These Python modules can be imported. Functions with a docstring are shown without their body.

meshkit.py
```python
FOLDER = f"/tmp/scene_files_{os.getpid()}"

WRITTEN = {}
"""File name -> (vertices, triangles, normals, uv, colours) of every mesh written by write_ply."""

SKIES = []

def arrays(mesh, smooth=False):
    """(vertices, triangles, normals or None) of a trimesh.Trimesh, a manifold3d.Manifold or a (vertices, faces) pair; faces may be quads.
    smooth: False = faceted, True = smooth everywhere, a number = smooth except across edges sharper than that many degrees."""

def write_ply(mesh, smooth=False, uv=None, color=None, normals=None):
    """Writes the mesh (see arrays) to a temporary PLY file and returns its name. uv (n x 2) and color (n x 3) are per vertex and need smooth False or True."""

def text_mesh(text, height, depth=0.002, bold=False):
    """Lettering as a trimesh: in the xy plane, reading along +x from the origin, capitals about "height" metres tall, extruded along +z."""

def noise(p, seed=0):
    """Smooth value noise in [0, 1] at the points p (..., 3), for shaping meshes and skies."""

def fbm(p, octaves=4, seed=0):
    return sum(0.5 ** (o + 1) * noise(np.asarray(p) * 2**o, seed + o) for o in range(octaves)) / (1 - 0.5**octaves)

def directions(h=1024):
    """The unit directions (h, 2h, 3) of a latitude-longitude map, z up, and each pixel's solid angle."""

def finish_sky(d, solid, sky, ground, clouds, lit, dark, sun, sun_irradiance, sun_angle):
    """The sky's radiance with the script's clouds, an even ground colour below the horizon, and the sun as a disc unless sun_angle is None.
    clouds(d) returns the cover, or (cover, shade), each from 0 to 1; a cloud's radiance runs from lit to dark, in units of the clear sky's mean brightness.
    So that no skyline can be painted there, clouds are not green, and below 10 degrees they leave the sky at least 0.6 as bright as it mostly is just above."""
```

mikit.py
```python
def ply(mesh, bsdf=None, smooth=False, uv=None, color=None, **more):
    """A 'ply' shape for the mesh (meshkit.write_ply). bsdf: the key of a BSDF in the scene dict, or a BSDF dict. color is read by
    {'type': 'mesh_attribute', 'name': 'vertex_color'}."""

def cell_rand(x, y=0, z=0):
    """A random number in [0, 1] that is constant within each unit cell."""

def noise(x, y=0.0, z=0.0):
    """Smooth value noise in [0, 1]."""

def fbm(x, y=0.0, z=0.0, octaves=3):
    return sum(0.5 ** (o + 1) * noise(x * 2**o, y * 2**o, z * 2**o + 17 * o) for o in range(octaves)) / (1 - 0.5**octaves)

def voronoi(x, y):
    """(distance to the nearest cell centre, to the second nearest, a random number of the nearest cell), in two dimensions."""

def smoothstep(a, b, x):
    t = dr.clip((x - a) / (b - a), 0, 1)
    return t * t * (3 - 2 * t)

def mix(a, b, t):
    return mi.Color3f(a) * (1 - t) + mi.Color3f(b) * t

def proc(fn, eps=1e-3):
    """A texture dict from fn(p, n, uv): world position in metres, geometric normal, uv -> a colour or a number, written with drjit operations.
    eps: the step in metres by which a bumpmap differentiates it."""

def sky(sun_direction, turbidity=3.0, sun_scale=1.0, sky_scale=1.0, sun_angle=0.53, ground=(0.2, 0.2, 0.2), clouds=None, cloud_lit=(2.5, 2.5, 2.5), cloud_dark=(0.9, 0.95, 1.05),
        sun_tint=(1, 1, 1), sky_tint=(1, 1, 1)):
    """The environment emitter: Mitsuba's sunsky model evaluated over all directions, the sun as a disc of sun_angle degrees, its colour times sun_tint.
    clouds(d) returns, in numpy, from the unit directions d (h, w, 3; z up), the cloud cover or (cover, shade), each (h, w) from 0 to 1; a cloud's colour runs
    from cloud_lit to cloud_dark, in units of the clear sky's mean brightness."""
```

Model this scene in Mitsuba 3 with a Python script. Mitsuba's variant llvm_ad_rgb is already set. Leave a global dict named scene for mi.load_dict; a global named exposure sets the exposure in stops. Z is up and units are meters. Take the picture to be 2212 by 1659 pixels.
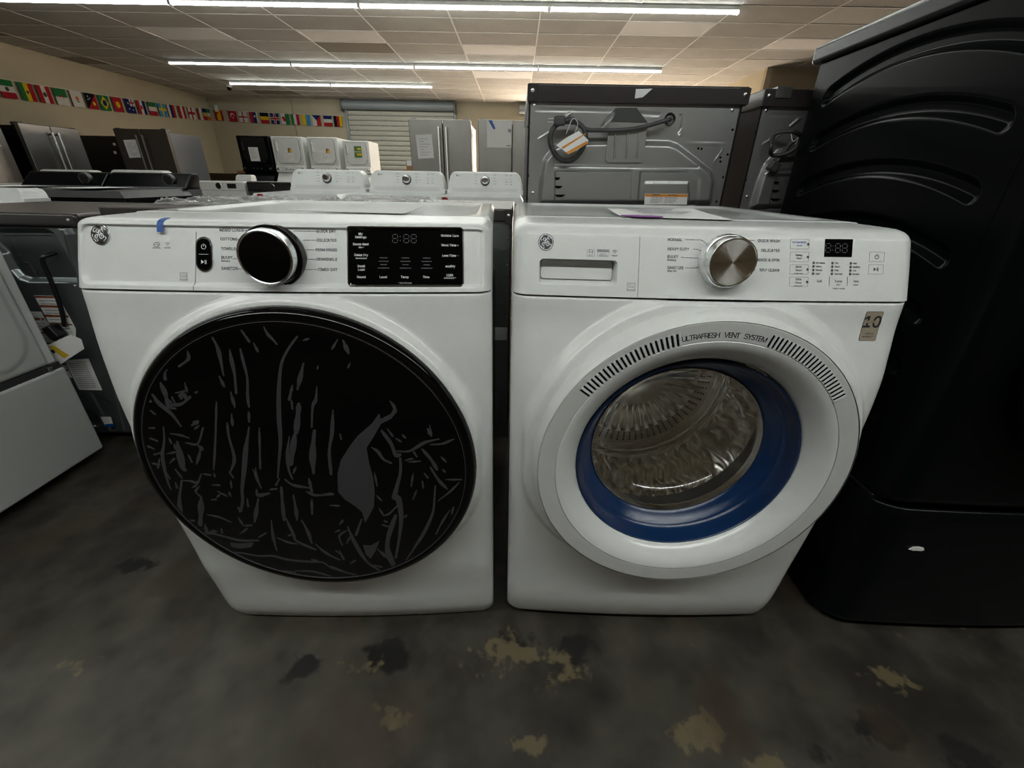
import math, random
import numpy as np
import trimesh
import shapely
from shapely.geometry import LineString, Polygon, Point, box as sbox
from shapely.ops import unary_union
import manifold3d as m3
import drjit as dr
import mitsuba as mi
import mikit, meshkit
from mikit import fbm, noise, smoothstep, mix, proc

# ------------------------------------------------------------------ camera, light, exposure
T = mi.ScalarTransform4f
PITCH, ROLL, YAW, CAM_H = math.radians(25.83), math.radians(1.07), math.radians(-0.24), 1.085
_f = np.array([math.sin(YAW)*math.cos(PITCH), math.cos(YAW)*math.cos(PITCH), -math.sin(PITCH)])
_r = np.cross(_f, [0, 0, 1]); _r /= np.linalg.norm(_r)
_u = np.cross(_r, _f)
_up = _u*math.cos(ROLL) - _r*math.sin(ROLL)
scene = {'camera': {'type': 'perspective', 'fov': math.degrees(2*math.atan(1106/905)), 'fov_axis': 'x', 'near_clip': 0.02, 'far_clip': 100.0,
                    'to_world': T().look_at(origin=[0, 0, CAM_H], target=[float(v) for v in np.array([0, 0, CAM_H])+_f], up=[float(v) for v in _up])}}
exposure = 2.1
TUBE = [8.9, 9.25, 8.75]          # radiance of the LED tube lights
DAY = [5.0, 4.1, 3.2]           # radiance of the daylit frosted door panel
TUBE_ROWS = {6.67: [-5.515, -3.175, -0.83, 1.515], 9.76: [-5.515, -3.175, -0.83, 1.515], 11.63: [-5.515, -3.175], 3.58: [-3.175, -0.83, 1.515],
             1.0: [-5.7, -3.3], -0.75: [-2.0, 0.34, 2.68]}
TUBE_GAIN = lambda x, y: (.8 if x < -4 else 1.4) if y > 11 else 1.45 if y < 0 else .55 if y < 3 else .65 if y < 5 else 0.15 if x < -4 else 0.5 if x < -3 else 1.05   # older tubes are dimmer
labels = {}
random.seed(7); RNG = np.random.default_rng(7)

# ------------------------------------------------------------------ helpers
XF = [np.eye(4)]
def rotz(a, px=0, py=0):
    c, s = math.cos(a), math.sin(a); M = np.eye(4); M[:2, :2] = [[c, -s], [s, c]]
    P = np.eye(4); P[0, 3], P[1, 3] = px, py
    return P @ M
def xf(m):
    XF.append(m)
def pop():
    XF.pop()
_taken = {}
def numbered(name):
    n = _taken.get(name, 0); _taken[name] = n+1
    return name if n == 0 else f'{name}_{n:03d}'
def lab(key, label=None, cat=None, group=None, kind=None):
    d = labels.setdefault(key, {})
    for k, v in (('label', label), ('category', cat), ('group', group), ('kind', kind)):
        if v: d[k] = v
def thing(name, label, cat, group=None):
    k = numbered(name); lab(k, label, cat, group); return k
def put(key, mesh, mat, smooth=35, **kw):
    v, f = _vf(mesh)
    M = XF[-1]
    v = v @ M[:3, :3].T + M[:3, 3]
    scene[key] = mikit.ply((v, f), mat, smooth, **kw)
    return key
def part(parent, name, mesh, mat, smooth=35, label=None, kind=None, **kw):
    k = numbered(f'{parent}__{name}')
    put(k, mesh, mat, smooth, **kw)
    if label or kind: lab(k, label, kind=kind)
    return k
def solo(name, mesh, mat, label, cat, group=None, smooth=35, kind=None, **kw):
    k = numbered(name); put(k, mesh, mat, smooth, **kw); lab(k, label, cat, group, kind); return k
def struct(name, mesh, mat, smooth=False, **kw):
    k = numbered(name); put(k, mesh, mat, smooth, **kw); lab(k, kind='structure'); return k
def _vf(mesh):
    if hasattr(mesh, 'to_mesh'):
        m = mesh.to_mesh(); return np.asarray(m.vert_properties[:, :3], float), np.asarray(m.tri_verts, int)
    if isinstance(mesh, (tuple, list)):
        v, f = np.asarray(mesh[0], float), np.asarray(mesh[1], int)
        if f.shape[1] == 4: f = np.vstack([f[:, [0, 1, 2]], f[:, [0, 2, 3]]])
        return v, f
    return np.asarray(mesh.vertices, float), np.asarray(mesh.faces, int)
def cat(*ms):
    vs, fs, o = [], [], 0
    for m in ms:
        v, f = _vf(m); vs.append(v); fs.append(f+o); o += len(v)
    return np.vstack(vs), np.vstack(fs)
def move(mesh, dx=0, dy=0, dz=0):
    v, f = _vf(mesh); return v+np.array([dx, dy, dz]), f
def turn(mesh, axis, ang, about=(0, 0, 0)):
    v, f = _vf(mesh); R = trimesh.transformations.rotation_matrix(ang, axis)[:3, :3]; a = np.array(about, float)
    return (v-a) @ R.T + a, f
def box(x0, x1, y0, y1, z0, z1, c=0.0):
    """box with chamfered edges"""
    x0, x1 = min(x0, x1), max(x0, x1); y0, y1 = min(y0, y1), max(y0, y1); z0, z1 = min(z0, z1), max(z0, z1)
    c = min(c, (x1-x0)*.49, (y1-y0)*.49, (z1-z0)*.49)
    if c <= 0:
        b = trimesh.creation.box((x1-x0, y1-y0, z1-z0)); return np.asarray(b.vertices)+[(x0+x1)/2, (y0+y1)/2, (z0+z1)/2], np.asarray(b.faces)
    p = []
    for sx, X in ((1, x0), (-1, x1)):
        for sy, Y in ((1, y0), (-1, y1)):
            for sz, Z in ((1, z0), (-1, z1)):
                p += [(X, Y+sy*c, Z+sz*c), (X+sx*c, Y, Z+sz*c), (X+sx*c, Y+sy*c, Z)]
    return _vf(m3.Manifold.hull_points(np.array(p, np.float32)))
def rbox(x0, x1, y0, y1, z0, z1, r, seg=20):
    s = m3.Manifold.sphere(r, seg)
    return _vf(m3.Manifold.batch_hull([s.translate((X, Y, Z)) for X in (x0+r, x1-r) for Y in (y0+r, y1-r) for Z in (z0+r, z1-r)]))
def grid(P, flip=False, closed=False):
    n, m = P.shape[:2]
    i, j = np.meshgrid(np.arange(n-1), np.arange(m if closed else m-1), indexing='ij'); j2 = (j+1) % m
    q = np.stack([i*m+j, i*m+j2, (i+1)*m+j2, (i+1)*m+j], -1).reshape(-1, 4)
    if flip: q = q[:, ::-1]
    return P.reshape(-1, 3), np.vstack([q[:, [0, 1, 2]], q[:, [0, 2, 3]]])
def lathe_y(prof, cx, cz, n=128, y0=0.0):
    """profile [(r, y)] turned about the y axis through (cx, cz); outside faces -y when r falls along the profile"""
    a = np.linspace(0, 2*np.pi, n, endpoint=False)
    pr = np.array(prof, float)
    P = np.stack([cx+pr[:, :1]*np.cos(a), np.broadcast_to(pr[:, 1:]+y0, (len(pr), n)), cz+pr[:, :1]*np.sin(a)], -1)
    return grid(P, flip=False, closed=True)
def lathe_z(prof, cx, cy, n=48):
    a = np.linspace(0, 2*np.pi, n, endpoint=False); pr = np.array(prof, float)
    P = np.stack([cx+pr[:, :1]*np.cos(a), cy+pr[:, :1]*np.sin(a), np.broadcast_to(pr[:, 1:], (len(pr), n))], -1)
    return grid(P, flip=False, closed=True)
def smooth_path(pts, n=8):
    p = np.array(pts, float); q = np.vstack([2*p[0]-p[1], p, 2*p[-1]-p[-2]]); out = []
    for i in range(1, len(q)-2):
        t = np.linspace(0, 1, n, endpoint=False)[:, None]
        out.append(.5*((2*q[i])+(-q[i-1]+q[i+1])*t+(2*q[i-1]-5*q[i]+4*q[i+1]-q[i+2])*t*t+(-q[i-1]+3*q[i]-3*q[i+1]+q[i+2])*t**3))
    return np.vstack(out+[p[-1:]])
def tube(pts, r, sides=10, caps=True):
    p = np.array(pts, float); t = np.gradient(p, axis=0); t /= np.linalg.norm(t, axis=1, keepdims=True)+1e-12
    a = np.cross(t[0], [0, 0, 1.0]);  a = np.cross(t[0], [1.0, 0, 0]) if np.linalg.norm(a) < .2 else a
    A = []
    for ti in t:
        a = a-ti*(a@ti); a /= np.linalg.norm(a); A.append(a)
    A = np.array(A); B = np.cross(t, A); ang = np.linspace(0, 2*np.pi, sides, endpoint=False)
    r = np.broadcast_to(np.asarray(r, float), (len(p),))[:, None, None]
    P = p[:, None]+r*(np.cos(ang)[None, :, None]*A[:, None]+np.sin(ang)[None, :, None]*B[:, None])
    v, f = grid(P, closed=True)
    if caps:
        k = len(v); v = np.vstack([v, p[:1], p[-1:]]); n = sides; i = np.arange(n); m = (len(p)-1)*n
        f = np.vstack([f, np.stack([i*0+k, (i+1) % n, i], 1), np.stack([i*0+k+1, m+i, m+(i+1) % n], 1)])
    return v, f
def prism(poly, depth):
    """shapely polygon(s) in (u, v), extruded to w = depth"""
    ms = []
    for g in getattr(poly, 'geoms', [poly]):
        if g.is_empty or g.area <= 0 or g.geom_type != 'Polygon': continue
        ms.append(trimesh.creation.extrude_polygon(g, depth, engine='earcut'))
    return cat(*ms)
def facing(mesh, x=0., y=0., z=0., surf=None):
    """(u, v, w) -> (x+u, y-w, z+v): stands upright facing -y.  surf(x, z) gives y instead of a plane"""
    v, f = _vf(mesh)
    if surf is not None and np.ptp(v[:, :2], axis=0).max() > .008 and np.ptp(v[:, :2], axis=0).max() < .8:
        e = np.linalg.norm(v[f][:, :, :2]-np.roll(v[f][:, :, :2], 1, 1), axis=2).max(1)
        if e.max() > .006: v, f = trimesh.remesh.subdivide_to_size(v, f, .006, max_iter=12)
    X, Z = v[:, 0]+x, v[:, 1]+z
    Y = (surf(X, Z) if surf else y)-v[:, 2]
    return np.stack([X, Y, Z], 1), f
def facing_x(mesh, x=0., y=0., z=0.):
    """(u, v, w) -> stands upright facing +x (u runs along +y)"""
    v, f = _vf(mesh); return np.stack([x+v[:, 2], y+v[:, 0], z+v[:, 1]], 1), f
def flat(mesh, x=0., y=0., z=0., a=0.):
    v, f = _vf(mesh); c, s = math.cos(a), math.sin(a)
    return np.stack([x+c*v[:, 0]-s*v[:, 1], y+s*v[:, 0]+c*v[:, 1], z+v[:, 2]], 1), f
_tc = {}
def text(s, h, anchor='l', depth=.0004, bold=False):
    k = (s, bold)
    if k not in _tc: _tc[k] = _vf(meshkit.text_mesh(s, 1.0, 1.0, bold))
    v, f = _tc[k]; v = v.copy(); w = v[:, 0].max()
    v[:, 0] -= {'l': v[:, 0].min(), 'c': (v[:, 0].min()+w)/2, 'r': w}[anchor]
    v *= [h, h, depth]; v[:, 1] -= h/2
    return v, f
def rrect(w, h, r, cx=0, cy=0):
    return sbox(cx-w/2+r, cy-h/2+r, cx+w/2-r, cy+h/2-r).buffer(r, quad_segs=6)
def ring2(poly, t):
    return poly.difference(poly.buffer(-t))
def stroke(pts, w, n=6):
    return LineString(smooth_path(pts, n) if len(pts) > 2 else pts).buffer(w/2, quad_segs=3)
def pchip(xs, ys):
    from scipy.interpolate import PchipInterpolator
    return PchipInterpolator(xs, ys)

# ------------------------------------------------------------------ materials
def mat(name, d):
    scene[name] = d; return name
def rgb(*c): return {'type': 'rgb', 'value': list(c)}
def plastic(name, c, a=.1, tw=True, ior=1.49):
    d = {'type': 'roughplastic', 'int_ior': ior, 'diffuse_reflectance': c if isinstance(c, dict) else rgb(*c), 'alpha': a, 'nonlinear': False}
    return mat(name, {'type': 'twosided', 'bsdf': d} if tw else d)
def matte(name, c): return mat(name, {'type': 'twosided', 'bsdf': {'type': 'diffuse', 'reflectance': c if isinstance(c, dict) else rgb(*c)}})
def metal(name, c, a=.2): return mat(name, {'type': 'twosided', 'bsdf': {'type': 'roughconductor', 'material': 'none', 'specular_reflectance': rgb(*c), 'alpha': a}})
def steel(name, c, rough=.35, metallic=.8, spec=.5): return mat(name, {'type': 'twosided', 'bsdf': {'type': 'principled', 'base_color': c if isinstance(c, dict) else rgb(*c), 'roughness': rough, 'metallic': metallic, 'specular': spec}})
plastic('white_enamel', (.70, .72, .71), .05)
plastic('white_plastic', (.68, .70, .69), .12)
plastic('white_satin', (.62, .63, .62), .25)
plastic('black_gloss', (.002, .002, .002), .03, ior=1.38)
plastic('black_plastic', (.007, .007, .0075), .15)
plastic('black_enamel', (.0022, .0032, .0035), .08, ior=1.22)
plastic('black_matte', (.004, .004, .0045), .45, ior=1.3)
plastic('black_lid', (.008, .008, .009), .12, ior=1.5)
plastic('dark_grey', (.05, .05, .052), .2)
plastic('grey_rubber', (.05, .05, .05), .3)
plastic('blue_gloss', (.006, .026, .085), .08)
plastic('blue_tape', (.01, .09, .38), .3)
plastic('ink', (.03, .032, .04), .3)
plastic('ink_grey', (.26, .27, .28), .3)
plastic('ink_blue', (.08, .14, .42), .3)
plastic('ink_white', (.72, .74, .76), .3)
plastic('ink_dim', (.030, .034, .040), .2)
plastic('red_sticker', (.42, .03, .03), .3)
plastic('purple', (.22, .02, .28), .4)
plastic('orange', (.72, .28, .03), .4)
plastic('rust_red', (.26, .07, .03), .4)
plastic('yellow', (.75, .52, .03), .4)
plastic('green_leaf', (.10, .22, .04), .4)
plastic('tan_sticker', (.36, .31, .24), .3)
matte('paper', (.72, .72, .71))
matte('paper_ink', (.30, .30, .32))
matte('cardboard', (.36, .20, .09))
matte('wood_dark', (.06, .04, .025))
matte('dark_void', (.004, .004, .005))
metal('chrome', (.80, .81, .83), .06)
metal('stainless', (.90, .88, .82), .16)
metal('screw_metal', (.72, .72, .70), .2)
steel('galvanised', (.36, .365, .36), .38, .75)
steel('galvanised_dark', (.16, .18, .185), .26, .8)
steel('galvanised_mid', (.22, .24, .24), .3, .75)
steel('fridge_steel', (.21, .205, .20), .32, .75)
steel('fridge_slate', (.085, .075, .068), .34, .7)
steel('fridge_grey', (.10, .105, .115), .45, .4)
steel('lid_charcoal', (.045, .04, .04), .3, .3)
mat('glass_pane', {'type': 'thindielectric', 'int_ior': 1.5})
mat('clear_film', {'type': 'blendbsdf', 'weight': .22, 'a': {'type': 'thindielectric', 'int_ior': 1.45}, 'b': {'type': 'twosided', 'bsdf': {'type': 'roughplastic', 'diffuse_reflectance': rgb(.55, .56, .55), 'alpha': .1}}})
def _spun(p, n, uv):
    return mi.Color3f(1.0)

# ------------------------------------------------------------------ the room
def _floor(p, n, uv):
    x, y = p.x, p.y
    big = fbm(x*1.3+3.1, y*1.3+1.7, 0.0, 4)
    fine = fbm(x*14.0, y*14.0, 2.0, 4)
    streak = fbm(x*5.0+y*2.0, y*1.2-x*.5, 5.0, 3)
    c = mix((.022, .0195, .0155), (.070, .063, .049), smoothstep(.28, .72, big*.45+streak*.35+fine*.2))
    c = c*(.65+.7*fine)
    worn = fbm(x*16.0+7.0, y*30.0, 9.0, 5)*.6+fbm(x*60.0, y*46.0, 3.0, 3)*.4
    grit = fbm(x*24, y*24, 4.0, 5)
    near = mi.Float(0.0); darkw = mi.Float(0.0)
    for (sx, sy, r) in ((-.02, .66, .17), (.13, .63, .13), (-.33, .62, .12), (-.26, .52, .09), (.44, .50, .12), (.55, .44, .10), (.05, .47, .07), (.52, .37, .09), (-.38, .40, .08), (.95, .62, .10), (-.12, .36, .06), (-1.05, .62, .10)):
        near = dr.maximum(near, 1-smoothstep(.1*r, r, dr.sqrt(dr.square(x-sx)+dr.square((y-sy)*1.6))))
    for (sx, sy, r) in ((.02, .69, .13), (.17, .68, .09), (-.30, .66, .12), (.82, .52, .12), (.98, .46, .13), (.66, .47, .07), (.58, .345, .06), (1.2, .45, .12), (-1.15, .9, .1), (-.5, .62, .1)):
        darkw = dr.maximum(darkw, 1-smoothstep(.1*r, r, dr.sqrt(dr.square(x-sx)+dr.square((y-sy)*1.5))))
    c = mix(c, (.010, .009, .008), smoothstep(.50, .66, grit*.62+darkw*.36))
    c = mix(c, (.150, .118, .062), smoothstep(.55, .66, worn*.74+near*.28)*.75)
    c = mix(c, (.055, .035, .022), smoothstep(.60, .75, fbm(x*6+3, y*6, 7.0, 4))*.5)
    return c
plastic('floor_concrete', proc(_floor), .28)
def _wall(p, n, uv):
    return mix((.335, .295, .212), (.375, .33, .235), fbm(p.x*2+p.y*2, p.z*2, 1.0, 3))
matte('wall_paint', proc(_wall))
matte('wall_brown', (.23, .18, .12))
def _tile(p, n, uv):
    s = fbm(p.x*2.3, p.y*2.3, 0.5, 3)
    return mix((.44, .42, .385), (.52, .50, .46), s)*(.93+.07*noise(p.x*120, p.y*120))
matte('tile_grey', proc(_tile))
matte('tile_light', (.56, .54, .50))
matte('tile_dark', (.30, .27, .23))
matte('grid_white', (.80, .78, .74))
matte('lens_white', (.80, .78, .74))
plastic('ceiling_slab', (.35, .33, .30), .5)
plastic('shutter_paint', (.38, .37, .30), .3)
plastic('shutter_hood', (.20, .22, .225), .25)
CEIL, LW, RW, BW, JOG = 3.06, -8.82, 4.575, 14.0, 9.57
struct('floor', box(LW-.1, 7.6, -6.1, BW+.1, -.1, 0), 'floor_concrete')
struct('ceiling', box(LW-.1, 7.6, -6.1, BW+.1, CEIL+.035, CEIL+.12), 'ceiling_slab')
struct('wall_left', box(LW-.1, LW, -6, BW, 0, CEIL+.035), 'wall_paint')
SH0, SH1 = -4.93, -1.80           # roller shutter
struct('wall_back', cat(box(LW, SH0, BW, BW+.1, 0, CEIL+.035), box(SH1, .12, BW, BW+.1, 0, CEIL+.035), box(SH0, SH1, BW+.02, BW+.1, 0, CEIL+.035), box(.12, 3.7, BW, BW+.1, 2.55, CEIL+.035), box(3.7, RW, BW, BW+.1, 0, CEIL+.035)), 'wall_paint')
struct('wall_right', box(RW, RW+.1, JOG, BW, 0, CEIL+.035), 'wall_paint')
struct('wall_recess', box(RW, 7.5, JOG, JOG+.1, 0, CEIL+.035), 'wall_brown')
struct('wall_side', box(7.5, 7.6, -6, JOG, 0, CEIL+.035), 'wall_brown')
struct('wall_front', box(LW, 7.5, -6.1, -6, 0, CEIL+.035), 'wall_brown')
# the second roll-up doorway, closed by a daylit frosted panel
scene['door_2'] = mikit.ply(box(.14, 3.68, BW+.03, BW+.06, .02, 2.53), 'lens_white', False, emitter={'type': 'area', 'radiance': rgb(*DAY)}); lab('door_2', kind='structure')
part('door_2', 'door_frame', cat(box(.10, .16, BW-.02, BW+.07, 0, 2.58), box(3.66, 3.72, BW-.02, BW+.07, 0, 2.58), box(.10, 3.72, BW-.02, BW+.07, 2.53, 2.58)), 'dark_grey', False)
part('door_2', 'roller_hood', turn(lathe_z([(0, -1.9), (.12, -1.9), (.12, 1.9), (0, 1.9)], 0, 0, 24), [0, 1, 0], math.pi/2), 'shutter_hood', 35)
_k = [k for k in scene if k.startswith('door_2__roller_hood')][0]; scene[_k]['to_world'] = T().translate([1.9, BW-.14, 2.9])
# ceiling tiles in their grid
tx = [x for x in np.arange(.25-1.205*8, 7.6, 1.205)]
ty = [y for y in np.arange(7.25-.61*5, BW+.3, .61)]
panels = {(1.455, 7.25), (-.955, 8.47), (-.955, 10.30), (3.865, 7.86), (-3.365, 7.86), (-5.775, 7.86)}
tile = {}
for mname in ('tile_grey', 'tile_light', 'tile_dark'):
    tile[mname] = mikit.ply(box(-.5905, .5905, -.293, .293, 0, .014, .003), mname, False)
for i, x in enumerate(tx):
    for j, y in enumerate(ty):
        if x+.6 < LW or y+.2 > BW or (x+.3 > RW and y+.3 > JOG): continue
        if any(abs(x-px) < .05 and abs(y-py) < .05 for px, py in panels): continue
        r = RNG.random()
        m = 'tile_dark' if r < .06 else 'tile_light' if r < .16 else 'tile_grey'
        x0, x1 = max(x, LW+.01), x+1.205
        sx = (x1-x0)/1.205
        scene[numbered('ceiling__tile')] = {**tile[m], 'to_world': T().translate([(x0+x1)/2, y+.305, CEIL+.0004+RNG.random()*.0010]).rotate([1, 0, 0], float(RNG.normal()*.16)).rotate([0, 1, 0], float(RNG.normal()*.06)).scale([sx, 1, 1])}
barx = mikit.ply(box(-.5, .5, -.0115, .0115, -.0012, .002), 'grid_white', False)
for j, y in enumerate(ty):
    xe = RW if y > JOG else 7.5
    if y < BW: scene[numbered('ceiling__grid_bar')] = {**barx, 'to_world': T().translate([(LW+xe)/2, y, CEIL-.001]).scale([xe-LW, 1, 1])}
for i, x in enumerate(tx):
    if x < LW or x > 7.5: continue
    ye = BW if x < RW else JOG
    scene[numbered('ceiling__grid_bar')] = {**barx, 'to_world': T().translate([x, (ty[0]+ye)/2, CEIL-.0012]).rotate([0, 0, 1], 90).scale([ye-ty[0], 1, 1])}
plab = {(1.455, 7.25): 'unlit ceiling light panel near the right end of the nearest tube row', (-.955, 8.47): 'unlit white ceiling light panel in front of the second tube row',
        (-.955, 10.30): 'unlit white ceiling light panel just behind the second tube row', (3.865, 7.86): 'unlit ceiling light panel beside the tall black machine at right',
        (-3.365, 7.86): 'pale unlit ceiling light panel between first and second tube rows', (-5.775, 7.86): 'dim unlit ceiling light panel nearest the left wall'}
for (x, y), l in plab.items():
    k = thing('ceiling_light_panel', l, 'light', 'unlit ceiling light panels')
    part(k, 'frame', cat(box(x+.012, x+1.193, y+.012, y+.03, CEIL-.006, CEIL+.03), box(x+.012, x+1.193, y+.58, y+.598, CEIL-.006, CEIL+.03), box(x+.012, x+.03, y+.012, y+.598, CEIL-.006, CEIL+.03), box(x+1.175, x+1.193, y+.012, y+.598, CEIL-.006, CEIL+.03)), 'grid_white', False)
    part(k, 'diffuser', box(x+.03, x+1.175, y+.03, y+.58, CEIL-.002, CEIL+.01, .002), 'lens_white', False)
# LED tube rows
half = [(.034*math.cos(a), -.036*math.sin(a)) for a in np.linspace(0, math.pi, 13)]
rown = {6.67: 'nearest', 9.76: 'second', 11.63: 'farthest', 3.58: 'unseen middle', 1.0: 'overhead', -0.75: 'rearmost'}
ordn = ['first', 'second', 'third', 'last']
for y, xs in TUBE_ROWS.items():
    for i, x in enumerate(xs):
        k = thing('tube_light', f'glowing LED tube light, {ordn[i] if i < len(xs)-1 else "last"} from the left in the {rown[y]} ceiling row', 'light', f'tube lights in the {rown[y]} row')
        L = 1.155
        P = np.array([[(X, y+a, CEIL-.045+b) for a, b in half] for X in (x-L, x+L)])
        key = numbered(k+'__tube'); scene[key] = mikit.ply(grid(P, flip=True), 'lens_white', False, emitter={'type': 'area', 'radiance': rgb(*[float(c*TUBE_GAIN(x, y)) for c in TUBE])})
        part(k, 'housing', cat(box(x-L, x+L, y-.036, y+.036, CEIL-.045, CEIL-.004, .004), box(x-L-.008, x-L, y-.037, y+.037, CEIL-.083, CEIL-.004, .002), box(x+L, x+L+.008, y-.037, y+.037, CEIL-.083, CEIL-.004, .002)), 'white_satin', False)
# roller shutter on the back wall
scene['door_1'] = mikit.ply(box(SH0, SH1, BW-.005, BW+.015, .02, 2.84), 'dark_grey', False); lab('door_1', kind='structure')
sl = np.array([[(X, BW-.010-.020*math.cos(a), .0585*math.sin(a)) for a in np.linspace(-1.3, 1.3, 7)] for X in (SH0+.06, SH1-.06)])
slat = mikit.ply(grid(sl, flip=True), 'shutter_paint', True)
for i in range(22):
    scene[numbered('door_1__slat')] = {**slat, 'to_world': T().translate([0, 0, 2.76-.125*i])}
part('door_1', 'roller_hood', turn(lathe_z([(0, -1.59), (.115, -1.59), (.115, 1.59), (0, 1.59)], 0, 0, 28), [0, 1, 0], math.pi/2, ), 'shutter_hood', 35)
scene['door_1__roller_hood']['to_world'] = T().translate([(SH0+SH1)/2, BW-.13, 2.925])
for X in (SH0, SH1-.05):
    part('door_1', 'guide_rail', box(X, X+.07, BW-.07, BW-.002, 0, 2.82, .004), 'shutter_hood', False)
    part('door_1', 'bracket', box(X-.03 if X == SH0 else X+.04, X if X == SH0 else X+.08, BW-.26, BW-.002, 2.76, 3.05, .006), 'dark_grey', False)
solo('wall_conduit', tube([(-6.42, BW-.012, 3.06), (-6.42, BW-.012, 2.5), (-6.40, BW-.012, 1.2), (-6.40, BW-.012, .3)], .010, 8), 'wall_brown', 'thin vertical conduit on the back wall left of the roller shutter', 'pipe')
k = thing('security_camera', 'small dark dome security camera on the ceiling near the back left corner', 'camera')
part(k, 'base', lathe_z([(0, 3.055), (.07, 3.055), (.072, 3.03), (.055, 3.015), (0, 3.015)], -7.05, 12.2, 24), 'white_satin')
part(k, 'dome', lathe_z([(.052, 3.018), (.05, 2.99), (.035, 2.965), (.015, 2.955), (0, 2.953)], -7.05, 12.2, 24), 'black_gloss', True)
solo('wall_sensor', rbox(-8.62, -8.54, BW-.06, BW-.002, 2.72, 2.88, .012), 'white_satin', 'small white motion sensor in the back left corner above the flags', 'sensor')

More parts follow.
